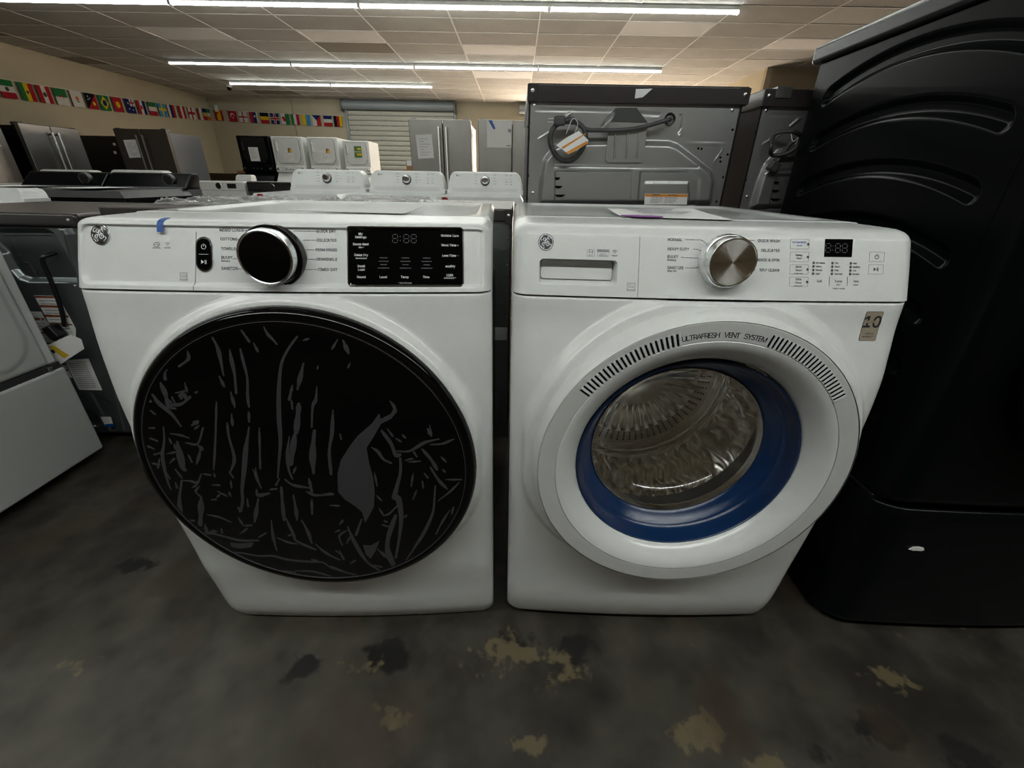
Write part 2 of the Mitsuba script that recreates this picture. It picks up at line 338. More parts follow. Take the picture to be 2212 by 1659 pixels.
# ------------------------------------------------------------------ the two big front loaders
def front_surface(hw, prof, bow, rx, ry, ydeep, feat, top_round=0.0, bot_round=0.0, ncol=240, fold=.02):
    """prof: [(y, z)...] bottom to top (rows).  Plan curve: a bowed front with elliptic corners turning back to the sides."""
    xs = np.linspace(-hw+rx, hw-rx, ncol); c = np.linspace(0, math.pi/2, 14)
    X = np.concatenate([[-hw, -hw], -hw+rx-rx*np.cos(c[:-1]), xs, hw-rx+rx*np.cos(c[::-1][1:]), [hw, hw]])
    e = bow*((np.abs(xs[0]))/hw)**2
    D = np.concatenate([[ydeep, (ydeep+ry)/2+e/2], e+ry-ry*np.sin(c[:-1]), bow*(xs/hw)**2, e+ry-ry*np.sin(c[::-1][1:]), [(ydeep+ry)/2+e/2, ydeep]])
    Y = np.array(prof)[:, :1]+D[None]; Z = np.broadcast_to(np.array(prof)[:, 1:], Y.shape).copy(); XX = np.broadcast_to(X, Y.shape).copy()
    Y = np.minimum(Y, np.maximum(ydeep, np.array(prof)[:, :1]))
    if feat is not None:
        on = (np.abs(X) <= hw-rx*.6)[None]
        Y = Y+np.where(on, feat(XX, Z), 0)
    zt, zb = Z.max(), Z.min()
    ex = np.clip((np.abs(X)-(hw-top_round))/max(top_round, 1e-6), 0, 1)
    if top_round: Z = Z-(top_round*.55*(1-np.sqrt(np.clip(1-ex**2, 0, 1))))[None]*np.clip((Z-(zt-2*top_round))/(2*top_round), 0, 1)
    if bot_round: Z = Z+(bot_round*.6*(1-np.sqrt(np.clip(1-ex**2, 0, 1))))[None]*np.clip(((zb+2*bot_round)-Z)/(2*bot_round), 0, 1)
    P = np.stack([XX, Y, Z], -1)
    P = np.concatenate([P[:1]+[0, fold, 0], P, P[-1:]+[0, fold, 0]])
    return grid(P)
def sstep(a, b, x):
    t = np.clip((x-a)/(b-a), 0, 1); return t*t*(3-2*t)
def sd_rrect(x, z, cx, cz, hw, hh, r):
    qx, qz = np.abs(x-cx)-hw+r, np.abs(z-cz)-hh+r
    return np.minimum(np.maximum(qx, qz), 0)+np.hypot(np.maximum(qx, 0), np.maximum(qz, 0))-r
def rows(prof, z0, z1, n):
    zs, ys = [a for a, b in prof], [b for a, b in prof]; f = pchip(zs, ys); z = np.linspace(z0, z1, n)
    return np.stack([f(z), z], 1), f
# the monogram of the round badge: a script G and E in a ring with four curls
def badge(parent, x, z, r, y, dark, proud=.0015, raised=False):
    facing = lambda m, x_, y_, z_: globals()['facing'](m, x_, 0, z_, y)
    ang = np.linspace(0, 2*math.pi, 60)
    k = part(parent, 'badge', facing(cat(prism(Point(0, 0).buffer(r, 32), proud)), x, y, z), 'chrome' if raised else 'ink', 20, label='round monogram badge')
    part(k, 'badge_ring', facing(prism(Point(0, 0).buffer(r*.93, 32).difference(Point(0, 0).buffer(r*.84, 32)), proud+.0004), x, y, z), 'chrome' if raised else 'ink_white', 20)
    if raised: part(k, 'badge_field', facing(prism(unary_union([Point(0, 0).buffer(r*.42)]+[Point(.33*r*math.cos(a), .33*r*math.sin(a)).buffer(r*.31) for a in np.arange(4)*math.pi/2+.7]), proud+.0004), x, y, z), 'ink', 20)
    s = r*.82
    G = [(-.10, .52), (-.34, .60), (-.42, .30), (-.18, .22), (-.02, .48), (-.14, .05), (-.36, -.42), (-.62, -.38), (-.52, -.12), (-.22, -.06), (.06, -.02)]
    E_ = [(.50, .36), (.34, .58), (.10, .44), (.20, .12), (.40, .10), (.16, .02), (.0, -.30), (.26, -.52), (.54, -.30), (.44, -.06), (.26, -.14), (.30, -.28)]
    g = [stroke([(a*s, b*s) for a, b in q], .115*s) for q in (G, E_)]
    for a in np.arange(4)*math.pi/2+math.radians(35):
        pts = [(.98*math.cos(a+t), .98*math.sin(a+t)) for t in (0, .25, .5)]+[(.80*math.cos(a+.62), .80*math.sin(a+.62)), (.70*math.cos(a+.45), .70*math.sin(a+.45))]
        g.append(stroke([(u*s*1.0, v*s*1.0) for u, v in pts], .10*s))
    part(k, 'monogram', facing(prism(unary_union(g), proud+.0009), x, y, z), 'screw_metal' if raised else 'ink_white', 20)
def power_icon(h):
    a = np.linspace(math.radians(125), math.radians(415), 20)
    return unary_union([LineString([(h*.42*math.cos(t), h*.42*math.sin(t)) for t in a]).buffer(h*.055), LineString([(0, h*.08), (0, h*.5)]).buffer(h*.055)])
def play_icon(h):
    return unary_union([Polygon([(-h*.5, -h*.36), (-h*.5, h*.36), (h*.05, 0)]), sbox(h*.18, -h*.36, h*.29, h*.36), sbox(h*.42, -h*.36, h*.53, h*.36)])
def wifi_icon(h):
    return unary_union([Point(0, 0).buffer(h*.07)]+[LineString([(r*math.cos(t), r*math.sin(t)) for t in np.linspace(math.radians(45), math.radians(135), 9)]).buffer(h*.045) for r in (h*.3, h*.55, h*.8)])
def star_icon(w, h):
    return unary_union([ring2(sbox(-w/2, -h/2, w/2, h/2), w*.05), sbox(-w/2, -h*.34, w/2, -h*.28), stroke([(-w*.34, .0), (-w*.05, .02*h), (w*.2, -.04*h), (w*.38, .12*h), (w*.1, .28*h), (-w*.2, .26*h), (-w*.36, .12*h)], w*.04), stroke([(-w*.2, -.08*h), (w*.05, .05*h), (w*.3, -.1*h)], w*.04)])
def seven_seg(h, digit_w, on='8'):
    t = h*.09; s = []
    for zz in (h/2, 0, -h/2): s.append(sbox(-digit_w/2+t, zz-t/2, digit_w/2-t, zz+t/2))
    for xx in (-digit_w/2, digit_w/2):
        for zz in (h/4, -h/4): s.append(sbox(xx-t/2, zz-h/4+t, xx+t/2, zz+h/4-t))
    return unary_union(s)
def texts(parent, name, items, surf, m, lift=0.0):
    """items: (string, x, z, height, anchor[, bold])"""
    for it in items:
        s, x, z, h, a = it[:5]
        part(parent, name, facing(text(s, h, a, .0004, len(it) > 5), x, 0, z, lambda X, Z: surf(X, Z)-lift), m, False)
def lines(parent, name, segs, surf, m, w=.0007):
    for s in segs: part(parent, name, facing(prism(LineString(s).buffer(w/2, cap_style='flat'), .0004), 0, 0, 0, surf), m, False)

# ---------------- the dryer (left): black round door under crumpled protective film
xf(rotz(math.radians(2.5), -.391, .70))
DR = thing('clothes_dryer', 'white front-load dryer with a black round door covered in wrinkled film', 'dryer')
DPROF = [(.012, .048), (.07, .023), (.167, .009), (.254, -.003), (.302, -.006), (.45, -.02), (.6, -.028), (.7, -.028), (.762, -.025), (.819, -.02), (.869, -.013), (.909, -.008), (.932, -.003), (.954, .006), (.98, .018), (.996, .03)]
HW = .351; DZ, DY = .575, -.050
pr, dprof = rows(DPROF, .012, .909, 230)
def dfeat(x, z):
    r = np.hypot(x, z-DZ)
    return -.017*(1-sstep(.324, .343, r))*sstep(.25, .30, r)
part(DR, 'front_panel', front_surface(HW, pr, .012, .045, .030, .14, dfeat, 0, .03, 260), 'white_enamel', True)
zc_ = np.linspace(.9125, 1.0093, 110); pr = np.stack([-.0080+(zc_-.9125)*.430, zc_], 1)
top = [(.0339, 1.0100), (.0355, 1.0125), (.0380, 1.0147), (.0415, 1.0165), (.0470, 1.0180), (.056, 1.0190), (.075, 1.0197), (.13, 1.02), (.185, 1.02)]
pr = np.vstack([pr, top])
def cfeat(x, z):
    d = sd_rrect(x, z, .005, .9648, .337, .0462, .016)
    return .0050*(1-sstep(-.005, .0, d))
CON = part(DR, 'control_panel', front_surface(HW, pr, .012, .030, .030, .20, cfeat, .030, 0, 300, .0), 'white_plastic', True)
dsurf = lambda X, Z: -.0080+(np.clip(Z, .9125, 1.010)-.9125)*.430+.012*(X/HW)**2+.0050*(1-sstep(-.005, 0, sd_rrect(X, Z, .005, .9648, .337, .0462, .016)))
part(DR, 'cabinet', cat(box(-.343, .343, .10, .74, .03, 1.0, .006), box(-.3, .3, .10, .5, .012, .03)), 'white_enamel', False)
def top_panel(hw, y0, y1, z, rim):
    u = np.linspace(-hw, hw, 90); v = np.linspace(y0, y1, 70); U, V = np.meshgrid(u, v)
    d = sd_rrect(U, V, 0, (y0+y1)/2, hw-rim, (y1-y0)/2-rim, .04)
    Zm = z-.006*(1-sstep(-.022, 0, d))
    e = np.minimum(np.minimum(U+hw, hw-U), np.minimum(V-y0+.05, y1-V)); Zm = Zm-.012*(1-np.sqrt(np.clip(1-(1-np.clip(e/.012, 0, 1))**2, 0, 1)))
    P = np.stack([U, V, Zm], -1)
    P = np.pad(P, ((1, 1), (1, 1), (0, 0)), mode='edge'); P[0, :, 2] = P[-1, :, 2] = z-.03; P[:, 0, 2] = P[:, -1, 2] = z-.03
    return grid(P)
part(DR, 'top_panel', top_panel(.350, .1875, .74, 1.0205, .035), 'white_enamel', True)
# door
door = [(.316, .03), (.3195, -.020), (.3195, -.034), (.3175, -.042), (.313, -.0475), (.307, -.0500), (.3035, -.0500), (.3005, -.0485), (.2985, -.0455)]
DO = part(DR, 'door', lathe_y(door, 0, DZ, 180), 'black_gloss', 40)
GL = [(.2975, -.044), (.2965, -.0475)]+[(r, -.0485-.010*(1-(r/.296)**2)) for r in (.294, .27, .23, .18, .12, .06, .0)]
part(DO, 'door_glass', lathe_y(GL, 0, DZ, 160), 'black_gloss', 40)
part(DO, 'glass_trim', lathe_y([(.2992, -.0462), (.2992, -.0488), (.2978, -.0492), (.2972, -.046)], 0, DZ, 180), 'dark_grey', 40)
part(DR, 'console_seam', facing(prism(LineString([(-.1445, .9135), (-.1400, 1.0)]).buffer(.0008), .0003), 0, 0, 0, dsurf), 'ink_grey', False)
badge(CON, -.2985, .9945, .0150, dsurf, False, .003, True)
tp = np.array([(.0297, .9995), (.0312, 1.003), (.0339, 1.0100), (.0355, 1.0125), (.0380, 1.0147), (.0415, 1.0165), (.0470, 1.0180), (.0580, 1.0191)])
tn = np.gradient(tp, axis=0); tn /= np.linalg.norm(tn, axis=1, keepdims=True)
tp = tp+.012*(.196/HW)**2*np.array([1, 0])+np.stack([-tn[:, 1], tn[:, 0]], 1)*.0009
part(CON, 'tape_strip', grid(np.stack([np.stack([np.full(8, X_), tp[:, 0], tp[:, 1]], 1) for X_ in (-.2010, -.1910)], 1)), 'blue_tape', True, 'strip of blue masking tape over the panel edge')
PI_ = part(CON, 'power_button', facing(prism(rrect(.0275, .0530, .0137), .0022), -.1270, 0, .9672, dsurf), 'chrome', 20, 'black pill-shaped power and start button')
part(PI_, 'button_face', facing(prism(rrect(.0225, .0475, .0112), .0032), -.1270, 0, .9672, dsurf), 'black_gloss', 20)
part(PI_, 'symbols', facing(cat(move(prism(power_icon(.0085), .0037), .0004, .0115), move(prism(play_icon(.0085), .0037), 0, -.0115), prism(sbox(-.0080, -.0003, .0080, .0003), .0037)), -.1270, 0, .9672, dsurf), 'ink_white', False)
H = .0042
texts(CON, 'lettering', [('MIXED LOADS', -.1015, 1.004, H, 'l', 1), ('COTTONS', -.1008, .9904, H, 'l', 1), ('TOWELS', -.1000, .9757, H, 'l', 1), ('BULKY', -.1000, .9625, H, 'l', 1), ('Bedding', -.1000, .9573, .0028, 'l'), ('SANITIZE', -.1002, .9460, H, 'l', 1),
                          ('QUICK DRY', .0895, 1.0043, H, 'r', 1), ('DELICATES', .0900, .9906, H, 'r', 1), ('PERM PRESS', .0906, .9759, H, 'r', 1), ('DEWRINKLE', .0907, .9615, H, 'r', 1), ('TIMED DRY', .0907, .9459, H, 'r', 1)], dsurf, 'ink')
lines(CON, 'pointer_line', [((-.0640, 1.0036), (-.035, 1.0036)), ((-.0735, .9900), (-.045, .9900)), ((-.0765, .9752), (-.05, .9752)), ((-.0815, .9608), (-.05, .9608)), ((-.0745, .9455), (-.04, .9455)),
                             ((.020, 1.004), (.0590, 1.004)), ((.035, .9904), (.0580, .9904)), ((.04, .9757), (.0545, .9757)), ((.04, .9613), (.0560, .9613)), ((.03, .9457), (.0585, .9457))], dsurf, 'ink')
texts(CON, 'fine_print', [('SensorDry', -.2066, .9752, .0021, 'c'), ('SMART', -.1882, .9756, .0022, 'c')], dsurf, 'ink_grey')
part(CON, 'icon', facing(prism(wifi_icon(.0062), .0004), -.1884, 0, .9788, dsurf), 'ink_grey', False)
part(CON, 'icon', facing(prism(unary_union([stroke([(-.005, .001), (-.003, -.0028), (.002, -.003), (.0052, .0005)], .0013), stroke([(-.003, .0022), (.001, .0033), (.0045, .002)], .0013), stroke([(-.002, -.0002), (.001, .0008), (.003, -.001)], .001)]), .0004), -.2066, 0, .9803, dsurf), 'ink_grey', False)
part(CON, 'energy_mark', facing(prism(star_icon(.0124, .0124), .0004), -.1633, 0, .9322, dsurf), 'ink_grey', False)
# knob
KN = part(CON, 'dial', lathe_y([(.0500, .012), (.0500, -.0035), (.0490, -.0050), (.0460, -.0055), (.0440, -.0040)], -.0085, .9668, 96, .006), 'black_gloss', 40, 'round chrome and black cycle dial')
part(KN, 'dial_skirt', lathe_y([(.0445, .004), (.0445, -.006), (.0438, -.0230), (.0430, -.0262), (.0410, -.0275), (.0393, -.0262)], -.0080, .9690, 96, .006), 'chrome', 40)
part(KN, 'dial_face', lathe_y([(.0393, -.0258), (.030, -.0262), (.015, -.0265), (.0, -.0265)], -.0080, .9690, 96, .006), 'black_gloss', 40)
# display
DI = part(CON, 'display', facing(prism(rrect(.1945, .0925, .006), .0018), .2052, 0, .9672, dsurf), 'chrome', 20, 'black glass touch display with white wording')
part(DI, 'display_glass', facing(prism(rrect(.1905, .0890, .0045), .0023), .2052, 0, .9672, dsurf), 'black_gloss', 20)
h = .0036; LF = .0022
texts(DI, 'touch_lettering', [('My', .1307, 1.0013, h, 'c', 1), ('Settings', .1307, .9962, h, 'c', 1), ('Damp Alert', .1309, .9855, h, 'c', 1), ('WiFi *', .1312, .9803, .0022, 'c', 1), ('Delay Dry', .1312, .9691, h, 'c', 1), ('Remote Start', .1312, .9640, .0022, 'c', 1), ('Small', .1310, .9520, h, 'c', 1), ('Load', .1310, .9467, h, 'c', 1), ('Sound', .1308, .9353, h, 'c', 1),
                              ('Level', .1675, .9354, h, 'c', 1), ('Temp', .2030, .9355, h, 'c', 1), ('Time', .2389, .9355, h, 'c', 1), ('Light', .2790, .9386, h, 'c', 1), ('Control Lock *', .2790, .9340, .0022, 'c', 1), ('Wrinkle Care', .2791, .9996, h, 'c', 1), ('More Time +', .2796, .9850, h, 'c', 1), ('Less Time -', .2798, .9689, h, 'c', 1), ('ecoDry', .2797, .9523, h, 'c', 1), ('* Hold 3 Seconds', .2032, .9264, .0020, 'c')], dsurf, 'ink_white', LF)
seg = [move(prism(seven_seg(.0125, .0085), .0003), dx) for dx in (-.0155, .0030, .0155)]
seg += [prism(Point(-.0070, dz).buffer(.0009), .0003) for dz in (.003, -.003)]
part(DI, 'clock_digits', facing(cat(*seg), .2030, 0, .9945, lambda X, Z: dsurf(X, Z)-LF), 'ink_dim', False)
part(DI, 'dim_marks', facing(cat(*[prism(sbox(x-w/2, -.0052*i, x+w/2, -.0052*i+.0016), .0004) for x in (.1680, .2045, .2400) for i, w in enumerate((.013, .017, .011, .019))]), 0, 0, .9640, lambda X, Z: dsurf(X, Z)-LF), 'ink_dim', False, kind='stuff')
# wrinkled film on the door glass, strokes given on the glass plane
import json
WR = json.loads('{"poly":[[[1700,7296],[1772,7214],[1800,7095],[1681,6947],[1489,6844],[1326,6575],[1161,6329],[1164,6004],[1196,5655],[1185,5291],[1118,4912],[994,4669],[896,4494],[880,4773],[774,4923],[588,5120],[493,5310],[556,5758],[665,6057],[883,6383],[1044,6581],[1342,6848],[1478,7035],[1489,6928],[1689,7030],[1748,7133]],[[760,3816],[911,3793],[1102,3925],[988,3647],[849,3408],[778,3540]],[[-2002,3887],[-1814,3865],[-1522,3911],[-1603,3787],[-1852,3735],[-2013,3786]]],"line":[[53.6,[[303,8480],[113,8258],[-43,7996],[-171,7554],[-283,7013],[-361,6514],[-494,6023],[-600,5657]]],[55.0,[[327,8014],[242,7796],[139,7537]]],[43.8,[[67,7607],[-37,7342]]],[31.7,[[-2,7324],[-18,7161]]],[82.8,[[111,7252],[50,7013],[-48,6670]]],[85.6,[[-65,6671],[-194,6272],[-288,5981]]],[46.3,[[-186,6593],[-294,6231],[-349,5853],[-326,5635]]],[43.8,[[477,7589],[420,7341],[341,7197],[252,6785]]],[85.3,[[287,6708],[215,6432],[145,6105],[99,5764]]],[54.6,[[681,7121],[593,6666],[478,6267],[424,5738]]],[26.4,[[728,6645],[737,6526]]],[42.3,[[-662,8268],[-664,8025],[-664,7758],[-738,7410],[-764,7194]]],[38.8,[[-792,7103],[-834,6897]]],[65.8,[[-862,6783],[-978,6470],[-1066,6227],[-1201,5805],[-1354,5358],[-1418,5078],[-1528,4810]]],[48.5,[[-839,8250],[-855,8056],[-867,7789],[-922,7461]]],[44.4,[[-1013,7478],[-1014,7192]]],[39.0,[[-1107,7044],[-1148,6818]]],[46.1,[[-1231,6855],[-1276,6585],[-1303,6100],[-1453,5801]]],[35.4,[[-1310,7278],[-1435,6852],[-1594,6341],[-1763,5837]]],[48.0,[[-1081,8484],[-1035,8312],[-1030,8151],[-1054,7787]]],[37.5,[[-1133,7769],[-1097,7581]]],[35.4,[[-198,8648],[-164,8525],[-93,8432],[-49,8353]]],[35.6,[[-572,8583],[-489,8397]]],[33.0,[[-421,8366],[-382,8223]]],[39.9,[[-1544,8224],[-1570,8078],[-1764,7943]]],[31.4,[[-2015,7987],[-2004,7871]]],[44.2,[[-2036,7870],[-2073,7700]]],[58.6,[[-2495,7534],[-2385,7379],[-2334,7238],[-2174,7023],[-2085,6780]]],[46.2,[[-2605,7355],[-2470,7270]]],[70.7,[[-2175,7629],[-2161,7421],[-2181,7206]]],[46.1,[[-2181,7206],[-1946,7230],[-1741,7377]]],[39.6,[[-2226,7168],[-2073,7136]]],[45.1,[[-1859,7463],[-1913,7338]]],[30.7,[[-2338,6619],[-2146,6585],[-2012,6530]]],[34.3,[[-2111,6428],[-1895,6414],[-1695,6751]]],[31.1,[[-2939,6695],[-2811,6719]]],[30.8,[[-2691,6723],[-2589,6727]]],[31.3,[[-2750,6507],[-2632,6452]]],[31.9,[[-3055,6335],[-2850,6323],[-2749,6266]]],[47.5,[[-2412,6752],[-2487,6477],[-2634,6148],[-2702,5850],[-2753,5497],[-2754,5339]]],[96.3,[[-2259,6444],[-2300,6159],[-2344,5863],[-2322,5821]]],[31.7,[[-2538,6172],[-2367,6219]]],[35.8,[[-2501,5815],[-2441,5621]]],[41.1,[[-1845,6355],[-1934,6170],[-2051,5958]]],[36.2,[[-685,6766],[-781,6311],[-879,5873]]],[65.4,[[-2464,5554],[-2669,5087],[-2783,4693],[-2856,4411]]],[40.0,[[-2464,5554],[-2305,5546],[-2171,5519],[-2036,5722]]],[88.7,[[-2222,5127],[-2331,4811],[-2475,4403]]],[41.5,[[-960,5893],[-997,5676],[-975,5408]]],[57.0,[[-1075,5362],[-1074,5223],[-848,5272]]],[57.8,[[-1098,5130],[-1208,4840],[-1330,4514]]],[41.9,[[-470,5613],[-341,5479],[-55,5409]]],[56.5,[[-580,5433],[-640,5085],[-721,4570]]],[49.9,[[-394,5226],[-422,4844],[-462,4570]]],[48.7,[[-12,5633],[-20,5317]]],[42.9,[[-56,5131],[-124,4744]]],[42.5,[[-126,5318],[33,5224],[375,5242]]],[47.1,[[1263,6335],[1369,6229],[1452,6059],[1580,5970]]],[66.2,[[1489,6689],[1626,6406],[1685,6157],[1770,6154]]],[44.2,[[1710,6240],[1949,6232],[2236,6406],[2513,6477]]],[37.6,[[2352,6361],[2575,6372],[2786,6465]]],[82.4,[[1762,6070],[1740,5769],[1622,5368],[1562,5136],[1629,5086],[1634,4591],[1535,4014],[1389,3392]]],[54.8,[[2191,6264],[2346,6005],[2437,5783]]],[49.2,[[2317,5833],[2457,5513],[2608,5296]]],[32.3,[[2584,5528],[2907,5509]]],[33.1,[[2408,4997],[2659,5222],[2851,5444]]],[50.4,[[2377,5379],[2334,5001],[2274,4657],[2066,4146],[1835,3715],[1596,3290]]],[37.5,[[2635,4735],[2468,4438],[2311,4075]]],[96.1,[[1528,4647],[1338,4133],[1254,3749],[1271,3399],[1373,2901]]],[54.3,[[1050,3673],[1212,3402]]],[59.6,[[524,4376],[566,4055],[680,3544],[793,3242],[1070,2918]]],[44.3,[[833,4573],[655,4133]]],[47.7,[[-2721,4075],[-2418,4170],[-2131,4100],[-1782,3976],[-1394,3985]]],[54.0,[[-2379,4407],[-2407,4143]]],[34.6,[[-1373,4067],[-1185,4204]]],[39.9,[[-2385,3788],[-2120,3629],[-1818,3582],[-1524,3503],[-1207,3508],[-920,3393],[-538,3334],[-189,3301],[-60,3147],[266,2952],[720,2743]]],[44.6,[[-981,4569],[-1053,4125],[-1085,3682]]],[38.2,[[-990,4072],[-792,3936],[-613,3881]]],[51.7,[[-673,4621],[-622,4181],[-595,3964],[-263,3710]]],[51.7,[[-370,4570],[-309,4232],[-300,3907]]],[46.0,[[-229,3879],[-53,3593],[182,3383]]],[38.7,[[234,3673],[280,3380]]],[36.2,[[-1549,3265],[-1609,3019]]],[36.6,[[-1527,3052],[-1129,3028],[-861,2967]]],[36.3,[[-846,3030],[-451,2997],[-120,2835],[39,2702]]],[30.3,[[-2250,4691],[-2009,4624],[-1820,4503]]],[29.0,[[-1842,5302],[-1695,5189]]],[28.8,[[-1903,5459],[-1759,5463]]],[36.9,[[1288,4658],[1405,4703],[1573,4894]]],[29.9,[[953,8434],[840,8274]]],[54.0,[[1040,8418],[1070,8306],[1101,8192]]],[24.5,[[1109,8028],[1050,7928]]],[24.5,[[566,7980],[540,7913]]],[26.9,[[382,8418],[492,8450]]],[31.6,[[1974,5716],[1911,5402]]],[32.0,[[2136,5529],[2140,5345]]],[31.1,[[1892,5981],[2136,5992]]],[31.2,[[1244,5764],[1255,5428]]],[32.5,[[272,4959],[450,4941]]],[33.7,[[-1632,4634],[-1584,4406]]],[30.3,[[-1584,4406],[-1411,4420]]],[33.2,[[-2034,5086],[-1939,5099]]],[32.6,[[-3096,5940],[-3063,5835]]],[33.1,[[-3113,5703],[-2966,5510]]],[33.9,[[-3097,5254],[-3074,5115]]],[45.4,[[-2980,5119],[-3031,4926]]],[34.5,[[-3011,4879],[-2960,4759]]],[38.7,[[-2702,4521],[-2572,4512]]],[35.1,[[-2292,4201],[-2186,4232]]],[34.6,[[-2065,4315],[-2094,4182]]],[30.9,[[-198,5917],[-255,5810]]],[31.4,[[-570,5635],[-675,5478]]],[33.7,[[530,4297],[311,4116],[321,3841]]],[34.8,[[156,3675],[252,3557]]],[32.7,[[-2163,5429],[-2280,5288],[-2215,5151]]],[29.3,[[-2064,7370],[-2049,7263]]],[29.1,[[-1978,7443],[-1806,7482]]],[28.6,[[-1759,7639],[-1763,7465]]],[28.9,[[-1640,7450],[-1584,7476]]],[30.1,[[-2533,7086],[-2474,7014]]],[30.4,[[-2727,7006],[-2679,6951]]],[30.1,[[-2724,7153],[-2743,7005]]],[32.0,[[-2716,6061],[-2828,5845]]],[30.9,[[-2388,6519],[-2376,6401]]],[31.1,[[-2324,6402],[-2347,6280]]],[32.0,[[-2811,6141],[-2655,6188]]],[32.4,[[-2933,5947],[-2769,5912]]],[32.0,[[-2557,5962],[-2433,6072]]],[32.6,[[-2704,5742],[-2685,5589]]],[31.3,[[-2143,6164],[-2126,5998]]],[32.9,[[-2607,5503],[-2617,5367]]],[32.9,[[-2323,5378],[-2185,5474]]],[31.8,[[-1782,5750],[-1790,5663]]],[32.0,[[-2001,5723],[-1865,5705]]],[31.5,[[-1488,5800],[-1442,5648]]],[31.9,[[-1513,5580],[-1546,5400]]],[32.5,[[-1625,5307],[-1622,5191]]],[32.7,[[-1784,5257],[-1902,5161]]],[31.2,[[-1023,5850],[-983,5588]]],[32.0,[[-826,5364],[-679,5388]]],[30.9,[[-220,5896],[-281,5766]]],[32.0,[[180,5245],[361,5266]]],[30.8,[[2017,6229],[2075,6101]]],[31.7,[[2185,5706],[2248,5591]]],[31.3,[[2525,6082],[2623,5948]]],[31.0,[[2003,6062],[1862,6024]]],[30.1,[[1846,6601],[1906,6519]]],[29.8,[[1592,6726],[1676,6566]]],[30.1,[[1722,6525],[1815,6441]]],[31.9,[[2543,5777],[2593,5708]]],[30.1,[[2362,6781],[2381,6543]]],[32.8,[[1221,4860],[1288,4658]]],[32.2,[[1209,5197],[1299,5051]]],[33.4,[[1270,4505],[1341,4477]]],[33.6,[[1220,4404],[1344,4346]]],[34.0,[[537,4110],[426,3894]]],[33.8,[[235,4225],[338,4275]]],[35.4,[[536,3372],[398,3257]]],[34.2,[[-748,4127],[-622,4181]]],[34.6,[[-1728,4167],[-1530,4330]]],[35.3,[[-2426,4142],[-2236,4256]]],[32.6,[[-1315,5127],[-1347,4935]]],[33.1,[[-1549,4932],[-1553,4785]]],[33.4,[[365,4432],[460,4558]]],[33.4,[[1689,4588],[1750,4636]]],[32.3,[[2011,5305],[1919,5072]]],[33.7,[[2714,4829],[2667,4631]]],[35.8,[[903,3176],[1054,3107]]],[30.0,[[-1745,6808],[-1851,6729]]],[29.9,[[-1838,6881],[-1783,6845]]],[53.4,[[-1878,6805],[-1755,6883]]],[54.7,[[-1890,6374],[-1846,6295]]],[53.6,[[2324,6704],[2366,6583]]],[51.8,[[-1929,7391],[-1838,7428],[-1821,7322]]],[63.6,[[-94,3178],[157,3018]]],[63.0,[[-407,3393],[-301,3332]]],[52.3,[[-2179,7314],[-2115,7261]]]]}')
def gsurf(X, Z):
    r2 = (X**2+(Z-DZ)**2)/.296**2; return -.0485-.010*(1-r2)
big = [Polygon([(a/1e4, b/1e4) for a, b in q]).buffer(.0008) for q in WR['poly']]
wk = []
for w, q in WR['line']:
    q = np.array(q)/1e4; p = smooth_path(q, 5) if len(q) > 2 else np.linspace(q[0], q[1], 6)
    n = len(p); t = np.linspace(0, 1, n); ww = w/1e4*1.25*(.3+.7*np.sin(np.pi*np.clip(t*.94+.03, 0, 1))**.6)*(1+.25*np.sin(9*t+q[0, 0]*90))
    wk.append(unary_union([LineString(p[i:i+2]).buffer(ww[i]/2, quad_segs=2) for i in range(n-1)]).simplify(.0003))
FILM = Point(0, DZ).buffer(.292, 48)
wk = unary_union(wk+big).intersection(FILM)
def film_mesh(poly, d):
    v, f = prism(poly, d); return facing((v, f), 0, 0, 0, lambda X, Z: gsurf(X, Z))
plastic('film_grey', (.052, .054, .058), .22)
part(DO, 'protective_film', film_mesh(wk, .0007), 'film_grey', False, 'clear protective film lifting off the door glass in grey wrinkles', 'stuff')
pop()

# ---------------- the washer (right): white ring door with vents, blue inner ring, glass bowl and steel drum
_M = np.eye(4); _M[0, 3], _M[1, 3] = .345, .73
xf(_M)
WA = thing('clothes_washer', 'white front-load washer with a big white ring door around a blue-rimmed glass bowl', 'washer')
WPROF = [(.022, .032), (.041, .021), (.114, .001), (.232, -.011), (.337, -.022), (.5, -.036), (.6, -.04), (.68, -.041), (.751, -.038), (.813, -.028), (.863, -.019), (.905, -.015), (.925, -.010), (.958, .004), (1.0, .023)]
WZ = .593
pr, wprof = rows(WPROF, .022, .9045, 230)
def wfeat(x, z):
    r = np.hypot(x, z-WZ)
    return -.020*(1-sstep(.319, .340, r))*sstep(.20, .24, r)
fv, ff = front_surface(HW, pr, .012, .045, .032, .14, wfeat, 0, .03, 260)
keep = (np.hypot(fv[ff][:, :, 0], fv[ff][:, :, 2]-WZ) > .225).any(1)
part(WA, 'front_panel', (fv, ff[keep]), 'white_enamel', True)
zc_ = np.linspace(.908, 1.0035, 90); pr = np.stack([-.0150+(zc_-.908)*.405, zc_], 1)
pr = np.vstack([pr, [(.0244, 1.0050), (.0277, 1.0092), (.033, 1.0138), (.0415, 1.0175), (.056, 1.0203), (.09, 1.021), (.13, 1.0212), (.18, 1.0212)]])
HX, HZ = -.2379, .9455
def wc(x, z):
    d = sd_rrect(x, z, HX, HZ, .0665, .0195, .007)
    return .022*(1-sstep(-.0035, .0, d))
WC = part(WA, 'control_panel', front_surface(HW, pr, .012, .032, .030, .20, wc, .030, 0, 420, .0), 'white_plastic', True)
wsurf = lambda X, Z: np.where(Z > .9065, -.0150+(np.clip(Z, .908, 1.004)-.908)*.405, wprof(np.clip(Z, .022, .9045)))+.012*(X/HW)**2
